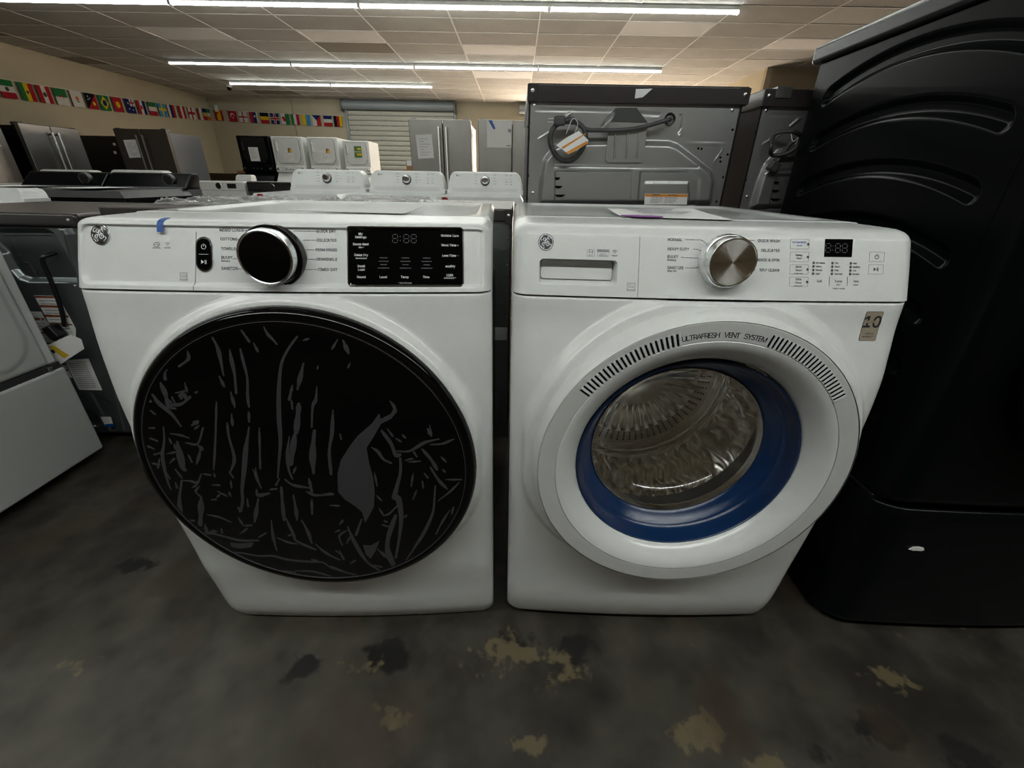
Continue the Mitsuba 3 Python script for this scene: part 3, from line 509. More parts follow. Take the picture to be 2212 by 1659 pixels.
part(WC, 'handle_recess', facing(prism(rrect(.124, .030, .005), .0035), HX-.001, 0, HZ+.001, lambda X, Z: wsurf(X, Z)+.0205), 'white_satin', False, 'recessed pull of the detergent drawer')
part(WA, 'cabinet', cat(box(-.345, .345, .45, .80, .03, 1.0, .006), box(-.345, -.30, .10, .46, .03, 1.0, .006), box(.30, .345, .10, .46, .03, 1.0, .006), box(-.31, .31, .10, .46, .86, 1.0), box(-.31, .31, .10, .46, .03, .30), box(-.3, .3, .12, .5, .012, .03)), 'white_enamel', False)
part(WA, 'top_panel', top_panel(.350, .182, .80, 1.022, .035), 'white_enamel', True)
badge(WC, -.2942, .9915, .0133, wsurf, True, .0006)
part(WC, 'drawer_seam', facing(prism(LineString([(-.1345, .9092), (-.1345, 1.003)]).buffer(.0005), .0003), 0, 0, 0, wsurf), 'ink_grey', False)
H = .0042
texts(WC, 'lettering', [('NORMAL', -.0875, 1.0000, H, 'l', 1), ('HEAVY DUTY', -.0871, .9856, H, 'l', 1), ('BULKY', -.0867, .9737, H, 'l', 1), ('Bedding', -.0866, .9686, .0028, 'l', 1), ('SANITIZE', -.0861, .9565, H, 'l', 1), ('With Oxi', -.0859, .9513, .0028, 'l', 1),
                         ('QUICK WASH', .1032, 1.0010, H, 'r', 1), ('DELICATES', .1040, .9861, H, 'r', 1), ('RINSE & SPIN', .1045, .9712, H, 'r', 1), ('SELF CLEAN', .1050, .9556, H, 'r', 1),
                         ('Soil', .1761, .9395, .0037, 'c'), ('Temp', .2094, .9397, .0037, 'c'), ('Spin', .2407, .9400, .0037, 'c')], wsurf, 'ink')
lines(WC, 'pointer_line', [((-.0580, 1.0004), (-.030, 1.0004), (-.018, .992)), ((-.0440, .9860), (-.036, .9858), (-.028, .982)), ((-.0640, .9729), (-.026, .972)), ((-.0560, .9565), (-.040, .9565), (-.025, .960)),
                            ((.030, 1.0011), (.0600, 1.0010)), ((.045, .9863), (.0670, .9862)), ((.05, .9713), (.0605, .9713)), ((.045, .9556), (.0640, .9556))], wsurf, 'ink')
FP = .0022
texts(WC, 'fine_print', [('SMART', -.1762, .9730, .0020, 'c'), ('4.6', -.2170, .9785, .0040, 'c'), ('cu. ft.', -.2170, .9733, .0021, 'c'), ('Sound*', .2407, .9342, .0020, 'c'), ('WiFi*', .2100, .9341, .0020, 'c'), ('*Hold 3 seconds', .2112, .9281, .0020, 'c'),
      ('Tumble Care*', .1391, .9512, .0017, 'c'), ('Control Lock*', .1400, .9317, .0017, 'c')], wsurf, 'ink')
texts(WC, 'wording', [(s, x+.0045, .9680-.00563*i, .0024, 'l', 1) for x, L_ in ((.1640, ('Ex. Heavy', 'Heavy', 'Normal', 'Light')), (.1969, ('Hot', 'Warm', 'Cold', 'Tap Cold')), (.2291, ('Max', 'Medium', 'Low', 'No Spin'))) for i, s in enumerate(L_)], wsurf, 'ink')
for x in (.1640, .1969, .2291):
    for i in range(4): part(WC, 'indicator', facing(prism(rrect(.0034, .0036, .0010), .0008), x, 0, .9680-.00563*i, wsurf), 'ink', False)
lines(WC, 'divider', [((.1932, .9468), (.1938, .9318)), ((.2249, .9470), (.2255, .9320))], wsurf, 'ink', .0006)
part(WC, 'icon', facing(prism(ring2(rrect(.0134, .0107, .0012), .0005), .0004), -.2169, 0, .9764, wsurf), 'ink_grey', False)
part(WC, 'icon', facing(prism(unary_union([ring2(rrect(.0205, .0107, .0008), .0004), sbox(-.0102, .0012, .0102, .0053)]), .0004), -.1960, 0, .9769, wsurf), 'ink_grey', False)
part(WC, 'icon_marks', facing(cat(prism(sbox(-.006, -.0014, .006, -.0004), .0004), prism(sbox(-.008, -.0042, .008, -.0030), .0004)), -.1960, 0, .9760, wsurf), 'ink_grey', False, kind='stuff')
part(WC, 'icon', facing(prism(wifi_icon(.0070), .0004), -.1763, 0, .9762, wsurf), 'ink', False)
part(WC, 'energy_mark', facing(prism(star_icon(.0140, .0128), .0004), -.1464, 0, .9246, wsurf), 'ink_grey', False)
for i, (z, ls, m) in enumerate(((.9968, ('ULTRAFRESH', 'VENT'), 'ink_blue'), (.9770, ('Delay', 'Start'), 'ink'), (.9574, ('More', 'Water'), 'ink'), (.9380, ('Extra', 'Rinse'), 'ink'))):
    b = part(WC, 'option_button', facing(prism(ring2(rrect(.0325, .0152, .0018), .00045), .0004), .1378+.0008*i, 0, z, wsurf), 'ink_grey', False, f'outlined button reading {ls[0]} {ls[1]}')
    o = .0022 if i > 1 else .0
    texts(b, 'lettering', [(ls[0], .1370+.0008*i, z+.0027+o*.6, .0027 if i == 0 else .0031, 'c', 1), (ls[1], .1375+.0008*i, z-.0024+o*.5, .0027 if i == 0 else .0031, 'c')], wsurf, m)
    part(b, 'indicator', facing(prism(rrect(.0034, .0036, .0010), .0008), .1524+.0008*i, 0, z, wsurf), 'ink', False)
for z, ic in ((.9785, power_icon(.0080)), (.9590, play_icon(.0080))):
    b = part(WC, 'power_button', facing(prism(ring2(rrect(.0268, .0154, .0016), .0005), .0004), .2746, 0, z, wsurf), 'ink_grey', False)
    part(b, 'symbol', facing(prism(ic, .0004), .2746, 0, z, wsurf), 'ink', False)
wd_ = part(WC, 'display', facing(prism(rrect(.0483, .0277, .0006), .0006), .2055, 0, .9916, wsurf), 'black_gloss', False, 'small black clock display')
part(wd_, 'clock_digits', facing(cat(*[move(prism(seven_seg(.0135, .0085), .0010), dx) for dx in (-.0165, .0005, .0125)], prism(Point(-.0085, .003).buffer(.0008), .0010), prism(Point(-.0085, -.003).buffer(.0008), .0010)), .2035, 0, .9915, wsurf), 'ink_dim', False)
# knob with spun-metal face: brushed in circles, so it scatters across the radius
mat('spun_metal', {'type': 'twosided', 'bsdf': {'type': 'roughconductor', 'material': 'none', 'specular_reflectance': rgb(.80, .79, .76), 'alpha_u': .06, 'alpha_v': .45}})
WK = part(WC, 'dial', lathe_y([(.0445, .010), (.0445, -.004), (.0432, -.010), (.0405, -.016), (.0385, -.0175)], .0100, .9680, 96, .002), 'chrome', 40, 'silver cycle dial with a spun metal face')
part(WK, 'dial_rim', lathe_y([(.0390, -.012), (.0388, -.0290), (.0380, -.0312), (.0365, -.0312), (.0355, -.0298)], .0070, .9722, 96, .002), 'chrome', 40)
an = np.linspace(0, 2*np.pi, 121); rd = np.array([.0358, .028, .018, .009, .0006])[:, None]
P = np.stack([.0070+rd*np.cos(an), np.broadcast_to(-.0282+0*rd, (5, 121)), .9722+rd*np.sin(an)], -1)
part(WK, 'dial_face', grid(P), 'spun_metal', True, uv=np.stack(np.broadcast_arrays(an/(2*np.pi), rd/.036), -1).reshape(-1, 2))
# sticker "10 year limited warranty"
sk = Polygon([(.2672, .8907), (.2975, .8909), (.3005, .8394), (.2700, .8394)])
st = part(WA, 'warranty_sticker', facing(prism(rrect(.0315, .0515, .0025), .0006), .2840, 0, .8650, wsurf), 'dark_grey', False, 'tan sticker reading 10 year limited warranty')
part(st, 'sticker_face', facing(prism(rrect(.0303, .0503, .002), .0008), .2840, 0, .8650, wsurf), 'tan_sticker', False)
texts(st, 'lettering', [('10', .2842, .8730, .0195, 'c', 1), ('LIMITED', .2840, .8520, .0028, 'c'), ('WARRANTY', .2840, .8468, .0028, 'c')], wsurf, 'ink', .0006)
part(st, 'year_band', facing(cat(prism(sbox(-.0150, -.0020, .0100, .0022), .0013)), .2840, 0, .8728, wsurf), 'tan_sticker', False)
texts(st, 'year_lettering', [('Y E A R', .2825, .8729, .0028, 'c')], wsurf, 'ink', .0010)
# door
WD = part(WA, 'door', lathe_y([(.300, .03), (.3045, -.020), (.3065, -.045), (.3060, -.058), (.3030, -.070), (.2985, -.0785), (.2965, -.0800)], 0, WZ, 200), 'white_enamel', 40, 'white ring door')
part(WD, 'vent_band', lathe_y([(.2960, -.0785), (.2950, -.0792), (.2930, -.0795), (.2640, -.0792), (.2625, -.0786)], 0, WZ, 200), 'white_satin', 40)
part(WD, 'dish', lathe_y([(.2622, -.0780), (.2610, -.0790), (.2570, -.0785), (.2500, -.0765), (.2420, -.0725), (.2340, -.0665), (.2270, -.0595), (.2215, -.0520), (.2175, -.0430), (.2160, -.0300)], 0, WZ, 200), 'white_enamel', 40)
def on_ring(mesh, r, ang):
    """(u along the tangent clockwise, v outward, w) placed on the door ring at angle ang"""
    v, f = _vf(mesh); t = ang-math.pi/2; c, s = math.cos(t), math.sin(t)
    U, V = v[:, 0], v[:, 1]+r
    return np.stack([c*U-s*V, -.0793-v[:, 2], WZ+s*U+c*V], 1), f
slot_m = prism(rrect(.0029, .0205, .0013), .0006); rib_m = cat(prism(rrect(.0030, .0222, .0014), .0019))
for a0, a1, n in ((143.6, 106.6, 22), (74.5, 37.0, 23)):
    for i, a in enumerate(np.linspace(a0, a1, n)):
        A = math.radians(a); left = a0 > 90
        part(WD, 'vent_slot', on_ring(slot_m, .2745, A), 'dark_void', False)
        part(WD, 'vent_rib', on_ring(rib_m, .2740, A-math.radians(.80)), 'white_plastic', False)
s_ = 'ULTRAFRESH   VENT   SYSTEM'; hgt = .0088
pos = []
for i, ch in enumerate(s_):
    if ch != ' ':
        w_ = text(ch, 1.0)[0][:, 0].max()-text(ch, 1.0)[0][:, 0].min(); pos.append((ch, text(s_[:i+1], 1.0)[0][:, 0].max()-w_/2))
tot = text(s_, 1.0)[0][:, 0].max(); sp = math.radians(105.0-76.2); ms = []
for ch, c_ in pos: ms.append(on_ring(text(ch, hgt, 'c', .0004), .2735, math.radians(105.0)-sp*c_/tot))
part(WD, 'lettering', cat(*ms), 'ink', False, 'curved wording ULTRAFRESH VENT SYSTEM')
BZ = .590-WZ
part(WD, 'blue_ring', lathe_y([(.2175, -.0440), (.2165, -.0475), (.2135, -.0480), (.2110, -.0440), (.2085, -.030), (.2060, -.0165), (.2000, -.0105), (.1975, -.0080), (.1930, -.002), (.1880, .0040), (.1840, .0080), (.1790, .0130), (.1770, .018), (.1765, .030)], 0, .590, 200), 'blue_gloss', 40, 'glossy deep blue ring')
part(WD, 'steel_rim', lathe_y([(.1775, .0135), (.1768, .0120), (.1755, .0120), (.1748, .0140), (.1750, .03)], 0, .590, 160), 'stainless', 40)
part(WD, 'glass_bowl', lathe_y([(.1750, .022), (.170, .046), (.160, .066), (.140, .082), (.105, .094), (.055, .101), (.0, .103)], 0, .590, 120), 'glass_pane', 40)
part(WA, 'gasket', lathe_y([(.178, .025), (.186, .045), (.200, .060), (.206, .085), (.215, .105)], 0, .588, 120), 'grey_rubber', 40)
# drum: waved wall with rows of holes, ribbed back plate
na, ny = 360, 110
A = np.linspace(0, 2*np.pi, na, endpoint=False)[None]; Yd = np.linspace(.095, .375, ny)[:, None]
ph = 1.0*np.sin(Yd*75)+.35*np.sin(A*7)
h = .0062*np.sin(A*44+ph)*sstep(.115, .135, Yd)*(1-sstep(.285, .30, Yd))
h = h-.008*(sstep(.297, .302, Yd)-sstep(.310, .315, Yd))+.004*(sstep(.322, .326, Yd)-sstep(.340, .344, Yd))
for la in (math.radians(205), math.radians(325), math.radians(85)):
    d = np.abs((A-la+np.pi) % (2*np.pi)-np.pi)*.24
    h = h-.050*np.exp(-(d/.022)**2)*sstep(.13, .17, Yd)*(1-sstep(.25, .30, Yd))
R = .238+h
P = np.stack([R*np.cos(A), np.broadcast_to(Yd, R.shape), .588+R*np.sin(A)], -1)
DRM = part(WA, 'drum', grid(P, closed=True), 'stainless', True, 'stainless steel drum with a waved wall')
rr = np.linspace(0, .238, 60)[:, None]
hb = .008*np.sin(A*40)*sstep(.09, .13, rr)*(1-sstep(.175, .19, rr))-.035*(1-sstep(.02, .13, rr))-.03*0
P = np.stack([rr*np.cos(A), .375+hb+.0*rr, .588+rr*np.sin(A)], -1)
part(DRM, 'back_plate', grid(P, closed=True), 'stainless', True)
hol = []
hm = _vf(trimesh.creation.icosphere(1, 1.0))
for k in range(72):
    a = 2*math.pi*k/72
    for j in range(4):
        r = .196+.0085*j
        hol.append((hm[0]*[.0026, .0009, .0026]+[r*math.cos(a), .3742, .588+r*math.sin(a)], hm[1]))
part(DRM, 'perforations', cat(*hol), 'dark_void', False, kind='stuff')
pop()

# ------------------------------------------------------------------ neighbouring machines
FE = json.loads('{"A":{"big":[[0.067,1.008],[0.071,1.101],[0.081,1.154],[0.115,1.197],[0.148,1.21],[0.278,1.215],[0.496,1.214],[0.526,1.206],[0.603,1.162],[0.657,1.128],[0.673,1.102],[0.679,1.019]],"groove":[[0.119,1.136],[0.605,1.14],[0.607,1.133],[0.119,1.128]],"boxl":[[0.122,1.121],[0.385,1.126],[0.396,1.014],[0.126,1.009]],"boxr":[[0.408,1.124],[0.569,1.127],[0.616,1.101],[0.628,1.018],[0.414,1.014]],"inner":[[0.428,1.091],[0.58,1.093],[0.6,1.017],[0.437,1.015]],"rib1":[[0.05,1.295],[0.305,1.297],[0.298,1.292],[0.051,1.291]],"rib2":[[0.385,1.291],[0.454,1.29],[0.455,1.283],[0.386,1.284]],"rib3":[[0.061,1.212],[0.117,1.244],[0.125,1.24],[0.064,1.207]],"rib4":[[0.157,1.287],[0.176,1.288],[0.145,1.26],[0.133,1.263]],"plate":[[0.289,1.26],[0.411,1.26],[0.415,1.155],[0.407,1.148],[0.296,1.147],[0.289,1.155]],"funnel":[[0.314,1.299],[0.371,1.3],[0.411,1.261],[0.295,1.26]],"neck":[[0.309,1.299],[0.325,1.301],[0.279,1.256],[0.271,1.241],[0.267,1.254]],"sticker":[[0.436,1.054],[0.582,1.056],[0.586,1.022],[0.439,1.02]],"stripe":[[0.437,1.053],[0.581,1.055],[0.582,1.046],[0.438,1.045]],"torn":[[0.364,1.351],[0.416,1.353],[0.389,1.33],[0.364,1.326]],"tag":[[0.119,1.19],[0.153,1.213],[0.188,1.23],[0.221,1.206],[0.22,1.197],[0.185,1.177],[0.159,1.165],[0.141,1.178]],"tagst1":[[0.138,1.185],[0.208,1.224],[0.21,1.221],[0.142,1.18]],"tagst2":[[0.151,1.17],[0.217,1.204],[0.22,1.197],[0.16,1.165]],"rib5":[[0.545,1.208],[0.685,1.21],[0.686,1.206],[0.546,1.205]],"rib6":[[0.655,1.154],[0.675,1.191],[0.68,1.189],[0.66,1.152]],"rib7":[[0.518,1.288],[0.525,1.288],[0.532,1.25],[0.525,1.237],[0.518,1.239],[0.525,1.252]]},"Ap":{"grommet":[0.487,1.274],"hole":[0.557,1.076],"screws":[[0.041,1.347],[0.715,1.341],[0.053,1.05],[0.527,1.23],[0.048,1.306],[0.682,1.302]],"cord":[[0.49,1.273],[0.467,1.267],[0.422,1.254],[0.366,1.242],[0.305,1.237],[0.257,1.237],[0.218,1.238]],"loop":[0.158,1.206],"loopr":[0.224,1.207],"plug":[0.126,1.258],"prong":[0.093,1.256],"funnelribs":[[0.312,1.234],[0.351,1.234],[0.389,1.235],[0.317,1.158],[0.355,1.158],[0.39,1.159]],"louver":[[0.134,1.096],[0.139,1.07],[0.146,1.043]],"dots":[[0.031,1.246],[0.033,1.175],[0.036,1.102],[0.034,1.031],[0.697,1.248],[0.698,1.177],[0.699,1.109],[0.694,1.033],[0.597,1.193],[0.608,1.192],[0.676,1.168],[0.679,1.156]]},"H":{"pocket":[[-2.131,0.903],[-1.687,0.91],[-1.659,0.892],[-1.655,0.858],[-1.641,0.766],[-1.65,0.706],[-1.846,0.704],[-1.881,0.716],[-1.897,0.752],[-1.901,0.808],[-1.918,0.834],[-1.993,0.852],[-2.16,0.854]],"outer":[[-2.118,0.926],[-1.641,0.931],[-1.612,0.916],[-1.605,0.883],[-1.621,0.794],[-1.629,0.651],[-1.653,0.362],[-1.717,0.025],[-2.662,0.002]],"rib":[[-1.878,0.88],[-1.699,0.883],[-1.697,0.878],[-1.88,0.875]],"ribd":[[-1.858,0.875],[-1.854,0.875],[-1.853,0.83],[-1.859,0.829]],"wavy":[[-1.858,0.795],[-1.849,0.778],[-1.832,0.781],[-1.827,0.764],[-1.825,0.726],[-1.833,0.724],[-1.836,0.761],[-1.836,0.775],[-1.853,0.773],[-1.861,0.792]],"bump":[[-1.789,0.787],[-1.771,0.788],[-1.766,0.781],[-1.79,0.782]],"bump2":[[-1.861,0.807],[-1.84,0.805],[-1.842,0.801],[-1.864,0.802]]},"H6":{"st1":[[-1.841,0.661],[-1.749,0.661],[-1.737,0.53],[-1.759,0.48],[-1.828,0.478]],"st2":[[-1.983,0.599],[-1.843,0.597],[-1.848,0.312],[-1.978,0.348]],"paper":[[-1.844,0.393],[-1.741,0.403],[-1.744,0.257],[-1.844,0.257]],"tag":[[-1.868,0.447],[-1.797,0.486],[-1.709,0.525],[-1.687,0.503],[-1.691,0.463],[-1.751,0.425],[-1.811,0.39],[-1.847,0.404]],"tagst":[[-1.792,0.482],[-1.772,0.488],[-1.738,0.444],[-1.758,0.432]],"plug":[[-1.82,0.559],[-1.756,0.563],[-1.764,0.515],[-1.804,0.486],[-1.822,0.507]],"label":[[-1.806,0.126],[-1.76,0.127],[-1.766,0.078],[-1.804,0.074]],"labelb":[[-1.802,0.088],[-1.762,0.093],[-1.766,0.078],[-1.804,0.074]],"hole":[-1.867,0.114],"lower":[[-1.811,0.257],[-1.723,0.186],[-1.769,0.047],[-1.8,0.046],[-1.799,0.142]]},"bars":[[[-1.839,0.66],[-1.749,0.66],[-1.75,0.652],[-1.84,0.652]],[[-1.837,0.624],[-1.756,0.623],[-1.758,0.614],[-1.837,0.615]],[[-1.836,0.586],[-1.744,0.584],[-1.744,0.576],[-1.836,0.577]],[[-1.834,0.554],[-1.743,0.549],[-1.744,0.544],[-1.835,0.546]],[[-1.981,0.573],[-1.847,0.571],[-1.847,0.562],[-1.982,0.564]],[[-1.98,0.518],[-1.846,0.513],[-1.845,0.506],[-1.981,0.508]],[[-1.979,0.472],[-1.846,0.469],[-1.846,0.462],[-1.98,0.462]],[[-1.98,0.425],[-1.842,0.423],[-1.842,0.415],[-1.98,0.416]],[[-1.98,0.382],[-1.847,0.38],[-1.847,0.372],[-1.981,0.372]],[[-1.98,0.352],[-1.849,0.351],[-1.848,0.345],[-1.98,0.344]]],"Hcord":[[-1.705,0.818],[-1.721,0.808],[-1.733,0.792],[-1.735,0.767],[-1.735,0.73],[-1.738,0.684],[-1.743,0.634],[-1.751,0.588],[-1.764,0.544]],"Bloop":[[0.927,1.238],[0.91,1.234],[0.871,1.243],[0.837,1.239],[0.82,1.217],[0.819,1.197],[0.84,1.177],[0.88,1.182],[0.902,1.202],[0.914,1.222],[0.929,1.231]],"Bplug":[[0.854,1.145],[0.831,1.119]],"Btag":[[0.912,1.25],[0.943,1.273],[0.955,1.262],[0.924,1.24]],"Bbr":[[0.813,1.368],[0.858,1.368],[0.865,1.338],[0.82,1.337]]}')
def pressed(x0, x1, z0, z1, y, feats, nx=260, nz=220, side=.0):
    """sheet metal facing -y with pressed shapes: feats = [(polygon, height towards -y, bevel width)]"""
    X, Z = np.meshgrid(np.linspace(x0, x1, nx), np.linspace(z0, z1, nz)); H_ = np.zeros_like(X)
    pts = shapely.points(X.ravel(), Z.ravel())
    for poly, h, bev in feats:
        b = poly.bounds; m = (X > b[0]-.01) & (X < b[2]+.01) & (Z > b[1]-.01) & (Z < b[3]+.01)
        if not m.any(): continue
        q = pts[m.ravel()]; d = shapely.distance(poly.boundary, q); ins = shapely.contains(poly, q)
        H_[m] += h*np.where(ins, sstep(0, bev, d), 0)
    P = np.stack([X, y-H_, Z], -1); v, f = grid(P)
    hh = np.zeros_like(X)
    def surf(x, z):
        i = np.clip(((np.asarray(z)-z0)/(z1-z0)*(nz-1)).astype(int), 0, nz-1); j = np.clip(((np.asarray(x)-x0)/(x1-x0)*(nx-1)).astype(int), 0, nx-1)
        return y-H_[i, j]
    return (v, f), surf
def poly(q, r=.0, dx=0.): 
    p = Polygon([(a+dx, b) for a, b in q]).buffer(0); return p.buffer(-r).buffer(r*2).buffer(-r) if r else p
def screw(x, z, y, r=.006):
    return cat(lathe_y([(r, .001), (r, -.002), (r*.6, -.0035), (0, -.0038)], x, z, 14, y))
def tall_back(name, label, cat_, dx, y, cord_style, w0=.036, w1=.706):
    A_ = FE['A']; k = thing(name, label, cat_)
    fe = [(poly(A_['big'], .012, dx), .020, .020), (poly(A_['groove'], 0, dx), -.004, .004), (poly(A_['boxl'], .004, dx), -.006, .006), (poly(A_['boxr'], .004, dx), -.006, .006), (poly(A_['inner'], .006, dx), .004, .005)]
    fe += [(poly(A_[r], 0, dx), s, .004) for r, s in (('rib1', -.004), ('rib2', -.004), ('rib3', .004), ('rib4', .004), ('rib5', .004), ('rib6', .004), ('rib7', -.004), ('neck', -.008))]
    m, surf = pressed(w0+dx, w1+dx, .42, 1.318, y, fe)
    part(k, 'back_panel', m, 'galvanised', True, 'galvanised back panel with pressed shapes')
    part(k, 'cabinet', cat(box(w0-.006+dx, w0-.0003+dx, y-.002, y+.70, .42, 1.318), box(w1+.0003+dx, w1+.006+dx, y-.002, y+.70, .42, 1.318), box(w0+.01+dx, w1-.01+dx, y+.03, y+.70, .42, 1.318)), 'black_matte', False)
    part(k, 'lid', cat(rbox(.025+dx, .722+dx, y-.012, y+.72, 1.312, 1.363, .006, 12)), 'lid_charcoal', 35, 'dark charcoal top')
    for x, z in ((.041, 1.347-.004), (.708, 1.341)):
        b = part(k, 'corner_bracket', box(x-.016+dx, x+.016+dx, y-.0135, y-.008, 1.315, 1.359, .001), 'lid_charcoal', False)
        part(b, 'screw', screw(x+dx, z, y-.0135, .006), 'screw_metal')
    for x, z in FE['Ap']['screws'][2:]: part(k, 'screw', screw(x+dx, z, float(surf(x+dx, z))-.0005, .005), 'screw_metal')
    part(k, 'rivet_holes', cat(*[lathe_y([(.0035, .0005), (.0035, -.0006), (0, -.0006)], x+dx, z, 10, y) for x, z in FE['Ap']['dots']+[FE['Ap']['hole']]]), 'dark_void', False, kind='stuff')
    for i, (x, z) in enumerate(FE['Ap']['louver']):
        w = .010+.004*i; part(k, 'louver', facing(prism(Polygon([(-w, .003), (w, .003), (w*.45, -.004), (-w*.45, -.004)]), .002), x+dx, y-.0145, z), 'dark_void', False)
    pl = part(k, 'cover_plate', facing(prism(poly(A_['plate'], .008, dx), .006), 0, y-.020), 'galvanised', False, 'ribbed galvanised cover plate')
    for i in range(3):
        a, b = FE['Ap']['funnelribs'][i], FE['Ap']['funnelribs'][i+3]
        part(pl, 'rib', tube([(a[0]+dx, y-.026, a[1]), ((a[0]+b[0])/2+dx, y-.027, (a[1]+b[1])/2), (b[0]+dx, y-.026, b[1])], .003, 8), 'galvanised', True)
    part(k, 'hopper', facing(prism(poly(A_['funnel'], 0, dx), .024), 0, y-.001), 'galvanised_dark', False, 'dark sloping hopper above the cover plate')
    s = part(k, 'warning_label', facing(prism(poly(A_['sticker'], 0, dx), .0006), 0, y-.0185), 'paper', False, 'white warning label with an orange band')
    part(s, 'band', facing(prism(poly(A_['stripe'], 0, dx), .0010), 0, y-.0185), 'orange', False)
    texts(s, 'lettering', [('WARNING', .474+dx, 1.0515, .0035, 'c', 1), ('ADVERTENCIA', .534+dx, 1.0515, .0035, 'c', 1)], lambda X, Z: y-.0195+0*X, 'ink')
    part(s, 'text_block', facing(cat(*[prism(sbox(x+dx, z, x+dx+w, z+.0016), .0010) for x in (.458, .507) for z, w in zip(np.arange(1.043, 1.022, -.0042), (.040, .044, .038, .043, .030))]), 0, y-.0185), 'ink_grey', False)
    if cord_style == 0:
        part(k, 'torn_tape', facing(prism(poly(A_['torn'], 0, dx), .0006), 0, y-.0122), 'ink_white', False)
        g = FE['Ap']['grommet']
        part(k, 'cord_grommet', lathe_y([(.017, 0), (.018, -.004), (.0165, -.006), (.013, -.005), (.012, .0)], g[0]+dx, g[1], 32, y), 'black_plastic')
        c = FE['Ap']['cord']; L_ = FE['Ap']['loop']; r0 = .060
        pts = [(c[0][0]+dx, y+.005, c[0][1]), (c[0][0]-.006+dx, y-.02, c[0][1]-.001)]+[(x+dx, y-.034, z) for x, z in c[1:]]
        for t in np.linspace(75, 75+720, 60):
            a = math.radians(-t+150); rr_ = r0-.006*(t-75)/720+.0025*math.sin(3*a)
            pts.append((L_[0]+dx+rr_*math.cos(a), y-.030-.016*(t-75)/720, L_[1]+rr_*math.sin(a)*.98))
        pts += [(L_[0]+.01+dx, y-.050, L_[1]+.058), (.140+dx, y-.050, 1.256)]
        CO = part(k, 'power_cord', tube(smooth_path(pts, 4), .0062, 10), 'grey_rubber', True, 'grey power cord coiled on the back')
        pg = FE['Ap']['plug']; part(CO, 'plug', rbox(pg[0]-.016+dx, pg[0]+.020+dx, y-.063, y-.038, pg[1]-.013, pg[1]+.013, .006, 14), 'grey_rubber', 35)
        for dz in (.0065, -.0035): part(CO, 'prong', box(pg[0]-.036+dx, pg[0]-.014+dx, y-.053, y-.049, pg[1]+dz-.0025, pg[1]+dz+.0025, .0008), 'screw_metal', False)
        part(CO, 'tie_wire', tube(smooth_path([(.150+dx, y-.062, 1.222), (.166+dx, y-.070, 1.262), (.184+dx, y-.062, 1.252), (.178+dx, y-.06, 1.225)], 6), .0012, 6), 'ink_white', True)
        tq = poly(A_['tag'], 0, dx); bow = lambda X, Z: y-.066-.010*np.sin(np.clip((X-dx-.115)/.105, 0, 1)*math.pi)
        TG = part(CO, 'cord_tag', facing(prism(tq, .0008), 0, 0, 0, bow), 'paper', False, 'white cord tag with orange stripes')
        for q in ('tagst1', 'tagst2'): part(TG, 'stripe', facing(prism(poly(A_[q], 0, dx), .0014), 0, 0, 0, bow), 'orange', False)
    else:
        q = [(x, y-.03-.012*(i % 3), z) for i, (x, z) in enumerate(FE['Bloop'])]
        CO = part(k, 'power_cord', tube(smooth_path(q+[(.895, y-.03, 1.215), FE['Bplug'][0][:1]+[y-.03]+FE['Bplug'][0][1:]], 6), .0062, 10), 'grey_rubber', True, 'grey power cord tied in a loop on the back')
        a, b = FE['Bplug']
        part(CO, 'plug', turn(rbox(a[0]-.016, a[0]+.016, y-.046, y-.018, a[1]-.018, a[1]+.014, .006, 12), [0, 1, 0], .5, (a[0], y, a[1])), 'grey_rubber')
        part(CO, 'prong', tube([(a[0]-.006, y-.03, a[1]-.014), (b[0], y-.03, b[1])], .0025, 6), 'screw_metal')
        t = poly(FE['Btag'])
        TG = part(CO, 'cord_tag', facing(prism(t, .0008), 0, y-.06), 'orange', False, 'orange and white cord tag')
        part(TG, 'stripe', facing(prism(t.intersection(Polygon([(a_, b_-.010) for a_, b_ in t.exterior.coords])), .0014), 0, y-.06), 'paper', False)
        part(CO, 'tie_wire', tube(smooth_path([(.868, y-.06, 1.236), (.876, y-.068, 1.214), (.893, y-.062, 1.226), (.89, y-.06, 1.205)], 6), .0012, 6), 'ink_white')
        part(k, 'side_trim', box(.7805, .7825, 1.832, 1.836, .46, 1.215), 'screw_metal', False)
        part(k, 'lid_clip', box(.813, .862, y-.016, y+.03, 1.337, 1.3685, .001), 'fridge_steel', False)
    part(k, 'base', box(w0+dx, w1+dx, y+.01, y+.69, .012, .42, .006), 'black_enamel', False)
    return k
tall_back('clothes_dryer', 'raised dryer seen from behind, grey back with coiled cord and orange-striped tag', 'dryer', 0.0, 1.60, 0)
tall_back('clothes_dryer', 'second raised machine back, half hidden between the coiled-cord one and the tall black washer', 'dryer', .752, 1.62, 1)
# machine behind the dryer: only its right strip, corner and top show
k = thing('clothes_dryer', 'dark grey machine back showing in the gap between the two big front loaders', 'dryer')
fe = [(Polygon([(-.66, .1), (-.66, .80), (-.56, .88), (-.14, .88), (-.075, .78), (-.075, .1)]), .020, .02), (sbox(-.062, .848, -.038, .854), .003, .002), (Polygon([(-.066, .79), (-.062, .79), (-.050, .825), (-.053, .827)]), .003, .002)]
m, surf = pressed(-.700, -.026, .03, .958, 1.62, fe, 200, 160)
part(k, 'back_panel', m, 'galvanised_mid', True)
part(k, 'cabinet', box(-.704, -.022, 1.65, 2.28, .03, .958, .004), 'dark_grey', False)
part(k, 'side_panel', cat(box(-.026, -.020, 1.616, 2.28, .03, .958), box(-.706, -.70, 1.616, 2.28, .03, .958)), 'dark_grey', False)
part(k, 'lid', rbox(-.712, -.016, 1.606, 2.28, .953, .996, .006, 12), 'fridge_slate', 35)
